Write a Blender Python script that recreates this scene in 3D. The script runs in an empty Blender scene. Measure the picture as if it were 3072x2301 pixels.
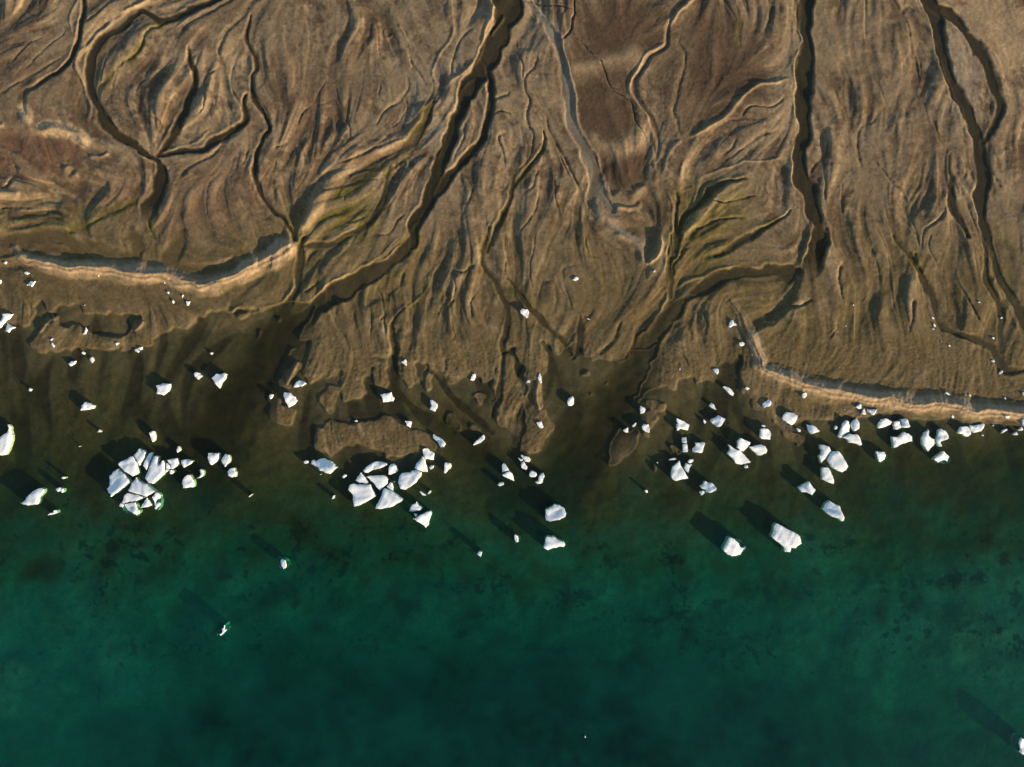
# Arctic river delta with stranded ice, seen from straight above. 10 photo pixels = 1 metre at sea level.
import bpy, math, random
import numpy as np
from mathutils import Vector
from mathutils.geometry import delaunay_2d_cdt

R_ = math.radians
PXW, PXH = 3072, 2301
M_PER_PX = 0.1
CAM_H = 307.2 * 24.0 / 36.0
TILES = {'A': (0, 1240, 480/2209), 'B': (280, 1300, 480/2209), 'C': (880, 1240, 480/2209), 'D': (1320, 1240, 480/2209),
         'E': (1840, 1200, 480/2209), 'F': (2220, 1160, 480/2209), 'G': (2592, 1160, 480/2209), 'H': (2100, 1440, 480/2209),
         'I': (0, 700, 800/2209), 'J': (750, 700, 800/2209), 'K': (1500, 700, 800/2209), 'L': (2272, 700, 800/2209),
         'M': (1400, 1480, 400/2209), 'N': (800, 1640, 120/2209), 'O': (620, 1840, 120/2209), 'P': (2952, 2180, 120/2209),
         'Q': (0, 760, 320/2209), 'R': (2752, 900, 320/2209), 'T1': (0, 0, 1000/2209), 'T2': (1000, 0, 1000/2209),
         'T3': (2000, 0, 1000/2209), 'S': (0, 0, 1.0), 'V': (0, 0, 3072/2212), 'W1': (0, 1500, 1536/2212), 'W2': (1536, 1500, 1536/2212)}

def pts(spec, tile=None):
    """'K 1,2 3,4 D 5,6' -> survey points"""
    out = []
    for tok in spec.split():
        if ',' not in tok:
            tile = tok
            continue
        a, b = tok.split(',')
        ox, oy, s = TILES[tile]
        out.append((ox + float(a)*s, oy + float(b)*s))
    return np.array(out)

# ------------------------------------------------------------------ survey grid
STEP = 2.5
gx = np.arange(-210, 3282 + .1, STEP)
gy = np.arange(-170, 2471 + .1, STEP)
NX, NY = len(gx), len(gy)
X, Y = np.meshgrid(gx, gy)
X = X.astype(np.float32); Y = Y.astype(np.float32)
rng = np.random.default_rng(7)

fky = np.fft.fftfreq(NY, STEP)[:, None]
fkx = np.fft.rfftfreq(NX, STEP)[None, :]
def blur(a, sx, sy=None):
    sy = sx if sy is None else sy
    m = a.mean()
    f = np.fft.rfft2(a - m) * np.exp(-2*math.pi**2*((fkx*sx)**2 + (fky*sy)**2))
    return (np.fft.irfft2(f, s=a.shape) + m).astype(np.float32)
def gnoise(sx, sy=None):
    n = blur(rng.standard_normal((NY, NX)), sx, sy)
    return (n - n.mean()) / n.std()
def fnoise(big, small, p=1.0):
    """fractal noise with wavelengths between small and big"""
    k = np.hypot(fkx, fky) + 1e-9
    amp = k**(-p) * np.exp(-(k*small)**2) * (1 - np.exp(-(k*big)**2))
    f = np.fft.rfft2(rng.standard_normal((NY, NX))) * amp
    n = np.fft.irfft2(f, s=(NY, NX)).astype(np.float32)
    return (n - n.mean()) / n.std()
def blur_in(a, s):
    n = int(3*s/STEP); p = np.pad(a, n, mode='edge')
    k = np.exp(-.5*((np.arange(-n, n+1)*STEP)/s)**2); k /= k.sum()
    f = np.fft.rfft(p, axis=0)*np.exp(-2*math.pi**2*(np.fft.rfftfreq(p.shape[0], STEP)[:, None]*s)**2); p = np.fft.irfft(f, p.shape[0], axis=0)
    f = np.fft.rfft(p, axis=1)*np.exp(-2*math.pi**2*(np.fft.rfftfreq(p.shape[1], STEP)[None, :]*s)**2); p = np.fft.irfft(f, p.shape[1], axis=1)
    return p[n:-n, n:-n].astype(np.float32)
def sstep(a, b, x):
    t = np.clip((x - a)/(b - a), 0, 1)
    return t*t*(3 - 2*t)

wob = [fnoise(260, 55, 1.2)*4.0 + fnoise(60, 10, 1.)*.7 for _ in range(2)]
rag = [fnoise(90, 9, 1.2)*5.0 for _ in range(2)]
slow = fnoise(240, 50, 1.1); slow2 = fnoise(260, 60, 1.1)
XW, YW = X + wob[0], Y + wob[1]
XR, YR = X + rag[0], Y + rag[1]

def inpoly(P, xx, yy):
    ins = np.zeros(xx.shape, bool)
    n = len(P)
    for i in range(n):
        x0, y0 = P[i]; x1, y1 = P[(i+1) % n]
        if y0 == y1: continue
        c = ((y0 > yy) != (y1 > yy)) & (xx < (x1-x0)*(yy-y0)/(y1-y0) + x0)
        ins ^= c
    return ins
def rast(P, xx=None, yy=None):
    xx = XR if xx is None else xx; yy = YR if yy is None else yy
    i0 = max(0, int((P[:, 0].min() - 25 - gx[0])/STEP)); i1 = min(NX, int((P[:, 0].max() + 25 - gx[0])/STEP)+1)
    j0 = max(0, int((P[:, 1].min() - 25 - gy[0])/STEP)); j1 = min(NY, int((P[:, 1].max() + 25 - gy[0])/STEP)+1)
    m = np.zeros((NY, NX), bool)
    if i1 > i0 and j1 > j0:
        m[j0:j1, i0:i1] = inpoly(P, xx[j0:j1, i0:i1], yy[j0:j1, i0:i1])
    return m
def catmull(P, seg=5):
    Q = np.vstack([2*P[0]-P[1], P, 2*P[-1]-P[-2]])
    out = []
    for i in range(1, len(Q)-2):
        p0, p1, p2, p3 = Q[i-1], Q[i], Q[i+1], Q[i+2]
        for k in range(seg):
            t = k/seg
            out.append(.5*((2*p1) + (-p0+p2)*t + (2*p0-5*p1+4*p2-p3)*t*t + (-p0+3*p1-3*p2+p3)*t**3))
    out.append(Q[-2])
    return np.array(out)
def curve_dist(P, reach, xx=None, yy=None):
    """window, distance, parameter, signed side for a polyline"""
    xx = XW if xx is None else xx; yy = YW if yy is None else yy
    i0 = max(0, int((P[:, 0].min() - reach - gx[0])/STEP)); i1 = min(NX, int((P[:, 0].max() + reach - gx[0])/STEP)+2)
    j0 = max(0, int((P[:, 1].min() - reach - gy[0])/STEP)); j1 = min(NY, int((P[:, 1].max() + reach - gy[0])/STEP)+2)
    if i1 <= i0 or j1 <= j0: return None
    w = (slice(j0, j1), slice(i0, i1))
    D = np.full((j1-j0, i1-i0), 1e9, np.float32); T = np.zeros_like(D); S = np.zeros_like(D)
    L = np.concatenate([[0], np.cumsum(np.hypot(*(P[1:]-P[:-1]).T))]); tot = L[-1]
    for k in range(len(P)-1):
        (ax, ay), (bx, by) = P[k], P[k+1]
        a0 = max(i0, int((min(ax, bx)-reach-gx[0])/STEP)); a1 = min(i1, int((max(ax, bx)+reach-gx[0])/STEP)+2)
        b0 = max(j0, int((min(ay, by)-reach-gy[0])/STEP)); b1 = min(j1, int((max(ay, by)+reach-gy[0])/STEP)+2)
        if a1 <= a0 or b1 <= b0: continue
        x = xx[b0:b1, a0:a1]; y = yy[b0:b1, a0:a1]
        dx, dy = bx-ax, by-ay; l2 = dx*dx+dy*dy + 1e-9
        t = np.clip(((x-ax)*dx + (y-ay)*dy)/l2, 0, 1)
        ex, ey = x-(ax+t*dx), y-(ay+t*dy)
        d = np.sqrt(ex*ex+ey*ey)
        sub = (slice(b0-j0, b1-j0), slice(a0-i0, a1-i0))
        better = d < D[sub]
        D[sub] = np.where(better, d, D[sub])
        T[sub] = np.where(better, (L[k] + t*(L[k+1]-L[k]))/tot, T[sub])
        S[sub] = np.where(better, np.sign(dx*ey - dy*ex), S[sub])
    return w, D, T, S, tot

# ------------------------------------------------------------------ land and sea
MAIN = pts("""S -900,-900 -900,985 I -300,765 30,760 150,745 230,770 262,760 272,690 285,600 330,552 385,590 400,650 455,640
 490,590 560,600 640,580 680,620 700,660 800,670 930,650 1000,680 1100,655 1150,670 1180,700 1190,768 1330,775 1330,781 1210,786
 1196,762 1200,716 1165,715 1100,770 1020,830 930,865 850,860 780,830 700,775 650,745 620,762 560,775 480,750 492,700 470,685 400,730
 340,800 245,930 270,965 600,965 1000,960 1150,950 1250,920 1400,810 1480,797 1600,730 1750,660 1900,640 2075,612
 J 150,610 250,577 330,560 480,560 560,620 500,730 420,830 360,930 300,1000 330,1010 400,890 520,850 500,960 460,1060 440,1160 500,1245
 610,1180 690,1200 750,1120 770,1250 762,1400 850,1375 920,1370 990,1300 930,1210 905,1170 990,1190 985,1020 1010,1060 1020,1160
 1050,1240 1110,1290 1145,1300 1140,1180 1130,1080 1150,1000 1215,1000 1215,1080 1250,1190 1300,1250 1330,1285 1345,1220 1400,1270
 1400,1180 1340,1080 1400,1060 1440,1100 1450,1050 1500,1100 1470,1180 1430,1270 1445,1315 1500,1260 1510,1150 1560,1160 1600,1180
 1640,1240 1680,1270 1700,1220 1780,1190 1880,1200 1920,1265 1990,1240 2020,1180 2050,1110 2075,1000 K 20,960 130,930 320,880 400,900
 450,980 480,1000 545,960 600,880 680,1000 720,1030 820,1040 900,1030 1000,1070 1030,1080 1100,960 1220,930 1330,930 1290,1010 1240,1100
 1180,1240 1115,1370 1130,1400 1190,1330 1300,1285 1330,1240 1400,1270 1450,1300 1480,1220 1560,1200 1650,1260 1665,1220 1750,1230
 1790,1190 1800,1110 1840,1040 1850,1090 1870,1040 1900,1070 1950,1070 1980,960 2000,1100 2000,1240 2050,1340 2150,1420
 F 368,300 150,190 20,30 -10,60 150,220 300,340 450,500 580,620 600,680 680,700 820,795 880,740 860,650 720,600 700,540 800,500 900,445
 1100,475 1350,440 1560,432 1680,430 1850,385 2060,350 G 348,350 600,365 850,385 1100,420 1500,460 1800,485 2140,500 2209,500
 S 3120,1290 3300,1320 4400,1420 4400,-900""")
ISLES = [pts(s) for s in [
 "J 140,1370 200,1340 260,1390 340,1440 400,1470 390,1530 330,1580 260,1590 200,1560 160,1480",
 "J 240,1260 300,1150 370,1080 412,1068 402,1130 350,1180 332,1230 312,1300 288,1290",
 "J 580,1340 650,1280 740,1250 720,1370 690,1440 650,1485 590,1450 570,1400",
 "C 290,330 330,240 450,130 620,110 850,140 900,130 1000,90 1150,60 1300,60 1450,100 1550,170 1700,210 1850,260 1950,370 2020,470 2012,542 1900,470 1800,470 1700,540 1500,600 1280,592 1180,520 1050,500 930,440 800,430 650,500 560,570 450,570 340,480 290,420",
 "K -20,1150 10,1020 60,968 105,985 130,1100 170,1300 D 1120,60 1110,200 1060,300 970,290 900,230 830,180 790,100 770,0 K -45,1400 -40,1280",
 "K 130,950 180,920 320,900 380,960 410,1040 380,1130 345,1200 345,1430 385,1480 430,1520 437,1600 D 1560,80 1545,230 1470,350 1400,510 1300,545 1170,540 1075,470 1120,380 1180,250 1190,0 K 190,1460 215,1300 200,1100 130,1040",
 "E 0,520 60,450 130,400 200,440 320,340 380,600 330,640 200,760 120,850 50,890 -10,890 -60,800 -60,650",
 "E 370,250 480,170 560,150 640,240 600,300 540,320 530,400 480,500 400,440 440,330", "E 430,0 740,20 735,80 700,150 560,150 480,120",
 "E 760,600 850,620 950,700 900,750 780,680", "E 500,910 560,880 620,930 640,970 570,960",
 "J 1575,1240 1600,1260 1635,1325 1600,1310", "J 1620,1490 1660,1470 1710,1500 1745,1580 1700,1640 1640,1580",
 "D 370,200 405,148 470,170 560,230 580,290 500,260 430,230", "J 1870,1330 1920,1320 1935,1370 1900,1440 1870,1400",
 "J 20,890 80,790 115,768 100,830 50,880", "J 105,700 175,662 150,708", "J 208,732 250,680 242,715", "J 1915,1535 1935,1550 1930,1562 1915,1550",
 "I 1910,695 1990,670 2209,600 2209,625 2000,690 1930,705",
 "K 670,1170 700,1140 750,1145 755,1160 700,1185", "K 848,1258 880,1220 915,1225 890,1255", "K 740,1335 765,1300 778,1320 755,1345",
 "K 880,1112 905,1106 915,1120 890,1122", "C 690,590 720,585 830,735 820,740", "D 70,0 190,0 240,90 290,180 270,240 220,240 100,140"]]
land = rast(MAIN)
for P in ISLES: land |= rast(P)
land = land.astype(np.float32)
lb = blur(land, 5.5)                      # soft shoreline
lf = blur_in(land, 38)                       # distance-like falloff
rise = 0.95*np.log1p(np.exp((1105 - Y)/70))/ (1105/70)*1.0
rise = rise.astype(np.float32)

# sea depth in metres, read on a coarse chart
ty = [900, 1100, 1300, 1500, 1700, 1900, 2000, 2150, 2400]
tx = [0, 500, 1000, 1500, 2000, 2500, 3072]
tab = np.array([[.3, .3, .3, .3, .3, .3, .3], [.35, .3, .25, .25, .25, .25, .3], [.8, .6, .4, .45, .4, .5, .9], [1.5, 1.2, 1.0, 1.0, 1.0, 1.2, 1.9],
                [2.2, 2.5, 2.8, 2.3, 2.2, 2.2, 2.3], [2.5, 3.1, 3.1, 3.3, 3.1, 2.5, 2.4], [2.6, 3.1, 3.8, 4.6, 4.2, 2.8, 2.5],
                [3.0, 4.4, 6.0, 7.0, 6.5, 4.2, 2.9], [5.0, 7.0, 8.0, 8.5, 8.0, 6.0, 4.2]], np.float32)
def table(xx, yy):
    cols = np.stack([np.interp(gx, tx, r) for r in tab])
    fy = np.interp(gy, ty, range(len(ty))); j = np.clip(fy.astype(int), 0, len(ty)-2); f = (fy - j)[:, None]
    return (cols[j]*(1-f) + cols[j+1]*f).astype(np.float32)
depth = blur_in(table(X, Y), 45)
sh = fnoise(500, 90, 1.2)
depth = depth*(1 + .07*sh)
near = np.clip(1 - 2.0*lf, 0, 1)          # 0 on the shore, 1 offshore
seabed = -(0.12 + 0.03*fnoise(120, 25) + np.maximum(depth-.1, .05)*near**1.2)
# outer slope of the delta fans: rounded lobes that end in a drop-off
def lobe(spec, amount, soft=14):
    m = blur(rast(pts(spec)).astype(np.float32), soft)
    return amount*m
for spec, am in [("W1 380,820 420,880 520,915 610,915 670,880 700,780 690,560 600,300 420,300 390,560", .75),
                 ("W1 1730,480 1760,640 1850,690 1940,650 1930,560 1880,500", .7), ("W1 -100,700 200,700 330,900 200,1100 -100,1154", .9),
                 ("W2 1300,900 1700,1050 2000,1000 2300,900 2300,500 1500,500", .5),
                 ("W2 0,640 300,690 600,830 1080,800 1060,560 100,560", .35)]:
    seabed += lobe(spec, am)*np.clip(depth/4, 0, 1)
seabed = np.minimum(seabed, -.06)
lb2 = blur(land, 14)
landz = 0.05 + .09*sstep(.45, .95, lb2) + rise + fnoise(500, 90, 1.2)*.022
H = seabed*(1-sstep(.3, .62, lb)) + landz*sstep(.3, .62, lb)
BASE = H.copy()
WATER = np.maximum(0, rise - 0.06).astype(np.float32)

# ------------------------------------------------------------------ sediment colours (dry, wet, iron stained, algae)
SAND = np.array([.160, .124, .079]); DARK = np.array([.064, .043, .027]); RUST = np.array([.122, .072, .044]); PALE = np.array([.27, .200, .120])
GREY = np.array([.185, .16, .125]); ALGAE = np.array([.076, .070, .007]); MUD = np.array([.088, .068, .030]); BED = np.array([.027, .022, .010])
SILT = np.array([.056, .052, .025])
COL = np.tile(SAND.astype(np.float32), (NY, NX, 1))
def tint(mask, col, k=1.0):
    global COL
    m = np.clip(mask*k, 0, 1)[..., None].astype(np.float32)
    COL = COL*(1-m) + np.asarray(col, np.float32)*m
patch = fnoise(160, 8, 1.1); patch2 = fnoise(60, 5, .9); big = fnoise(500, 60, 1.3)
tint(sstep(-.2, 1.6, patch + .7*big), DARK, .72)
tint(sstep(.4, 1.8, -patch + .4*big), PALE, .35)
def blob(spec_xyrr, col, k, ang=0, rag_=.45, soft=.5):
    cx, cy, rx, ry = spec_xyrr; s = 3072/2212
    cx, cy, rx, ry = cx*s, cy*s, rx*s, ry*s
    c, sn = math.cos(R_(ang)), math.sin(R_(ang))
    u = ((X-cx)*c + (Y-cy)*sn)/rx; v = (-(X-cx)*sn + (Y-cy)*c)/ry
    r = np.sqrt(u*u+v*v) + rag_*.35*patch2 + rag_*.3*patch
    tint(1 - sstep(1-soft, 1+soft*.6, r), col, k)
def zone(spec, col, k, soft=8):
    tint(blur(rast(pts(spec)).astype(np.float32), soft)*np.clip(1+.35*patch2, .4, 1.2), col, k)

for b in [((40,180,70,90),'DARK',.5), ((20,90,50,90),'DARK',.4), ((130,300,80,46),'RUST',.8), ((40,335,60,40),'RUST',.8), ((20,310,40,60),'RUST',.6), ((170,190,80,70),'DARK',.6),
          ((180,270,60,40),'DARK',.5), ((480,420,120,90),'RUST',.42), ((430,480,90,50),'RUST',.5), ((560,520,60,60),'RUST',.4), ((250,430,80,60),'RUST',.35),
          ((640,190,90,110),'DARK',.5), ((500,40,90,80),'DARK',.3), ((760,160,60,90),'DARK',.35), ((1330,60,110,70),'DARK',.85), ((1290,140,80,80),'DARK',.8),
          ((1310,262,72,60),'DARK',1.0), ((1350,370,52,48),'DARK',.95), ((1440,110,50,110),'DARK',.55), ((1560,110,90,140),'DARK',.6), ((1530,215,110,90),'DARK',.75), ((1600,200,70,60),'DARK',.7), 
          ((1400,500,40,60),'RUST',.55), ((1860,170,50,120),'DARK',.3), ((2000,350,80,90),'DARK',.25),
          ((430,130,120,100),'PALE',.2), ((490,150,26,90),'PALE',.45), ((1180,60,90,90),'GREY',.25), ((960,200,60,110),'GREY',.4), ((920,260,40,60),'GREY',.6), ((1100,130,90,110),'SAND',.6),
          ((2150,80,130,110),'PALE',.7), ((2080,150,40,120),'GREY',.75), ((1900,60,130,120),'SAND',.6), ((1690,120,34,160),'PALE',.55), ((1760,100,60,160),'SAND',.6),
          ((640,560,220,90),'MUD',.4), ((700,490,110,60),'ALGAE',.65), ((760,440,70,50),'ALGAE',.5), ((1530,450,100,70),'ALGAE',.6), ((1500,540,80,60),'ALGAE',.6), ((1570,610,120,40),'ALGAE',.5),
          ((800,640,120,60),'ALGAE',.25), ((500,600,160,50),'ALGAE',.3), ((300,560,300,60),'MUD',.6), ((150,620,150,50),'MUD',.5), ((120,480,150,40),'ALGAE',.4), ((1700,700,90,60),'ALGAE',.35),
          ((1850,760,260,60),'MUD',.5), ((300,650,200,40),'DARK',.35), ((1350,650,120,90),'MUD',.4), ((1950,600,200,140),'MUD',.28), ((2150,640,60,160),'ALGAE',.3)]:
    blob(b[0], {'DARK': DARK, 'RUST': RUST, 'PALE': PALE, 'GREY': GREY, 'SAND': SAND, 'ALGAE': ALGAE, 'MUD': MUD}[b[1]], b[2])
zone("T1 240,900 420,940 560,1000 560,1070 420,1060 380,1150 250,1240 120,1170 20,1000 40,880", RUST*.9, .9, 10)
zone("T1 130,690 200,700 240,830 330,790 420,800 500,850 580,880 612,940 580,985 480,930 380,900 250,880 200,820 130,760", PALE*1.45, 1.0, 4)
zone("T2 1480,0 2200,0 2180,180 2000,360 1800,400 1560,430 1500,250", DARK, .55, 16)
zone("T2 1590,560 1750,520 1950,680 1990,780 1960,880 1850,940 1740,920 1640,820", DARK, .95, 9)
zone("T2 1780,1060 1900,1020 2060,960 2090,1100 1990,1230 1870,1270 1820,1180", DARK, .9, 9)
zone("T3 120,60 760,0 760,260 620,560 420,720 340,800 240,700 140,500 120,200", DARK, .6, 18)
zone("T3 200,400 560,380 620,540 480,660 340,790 230,640", DARK, .6, 16)


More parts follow.
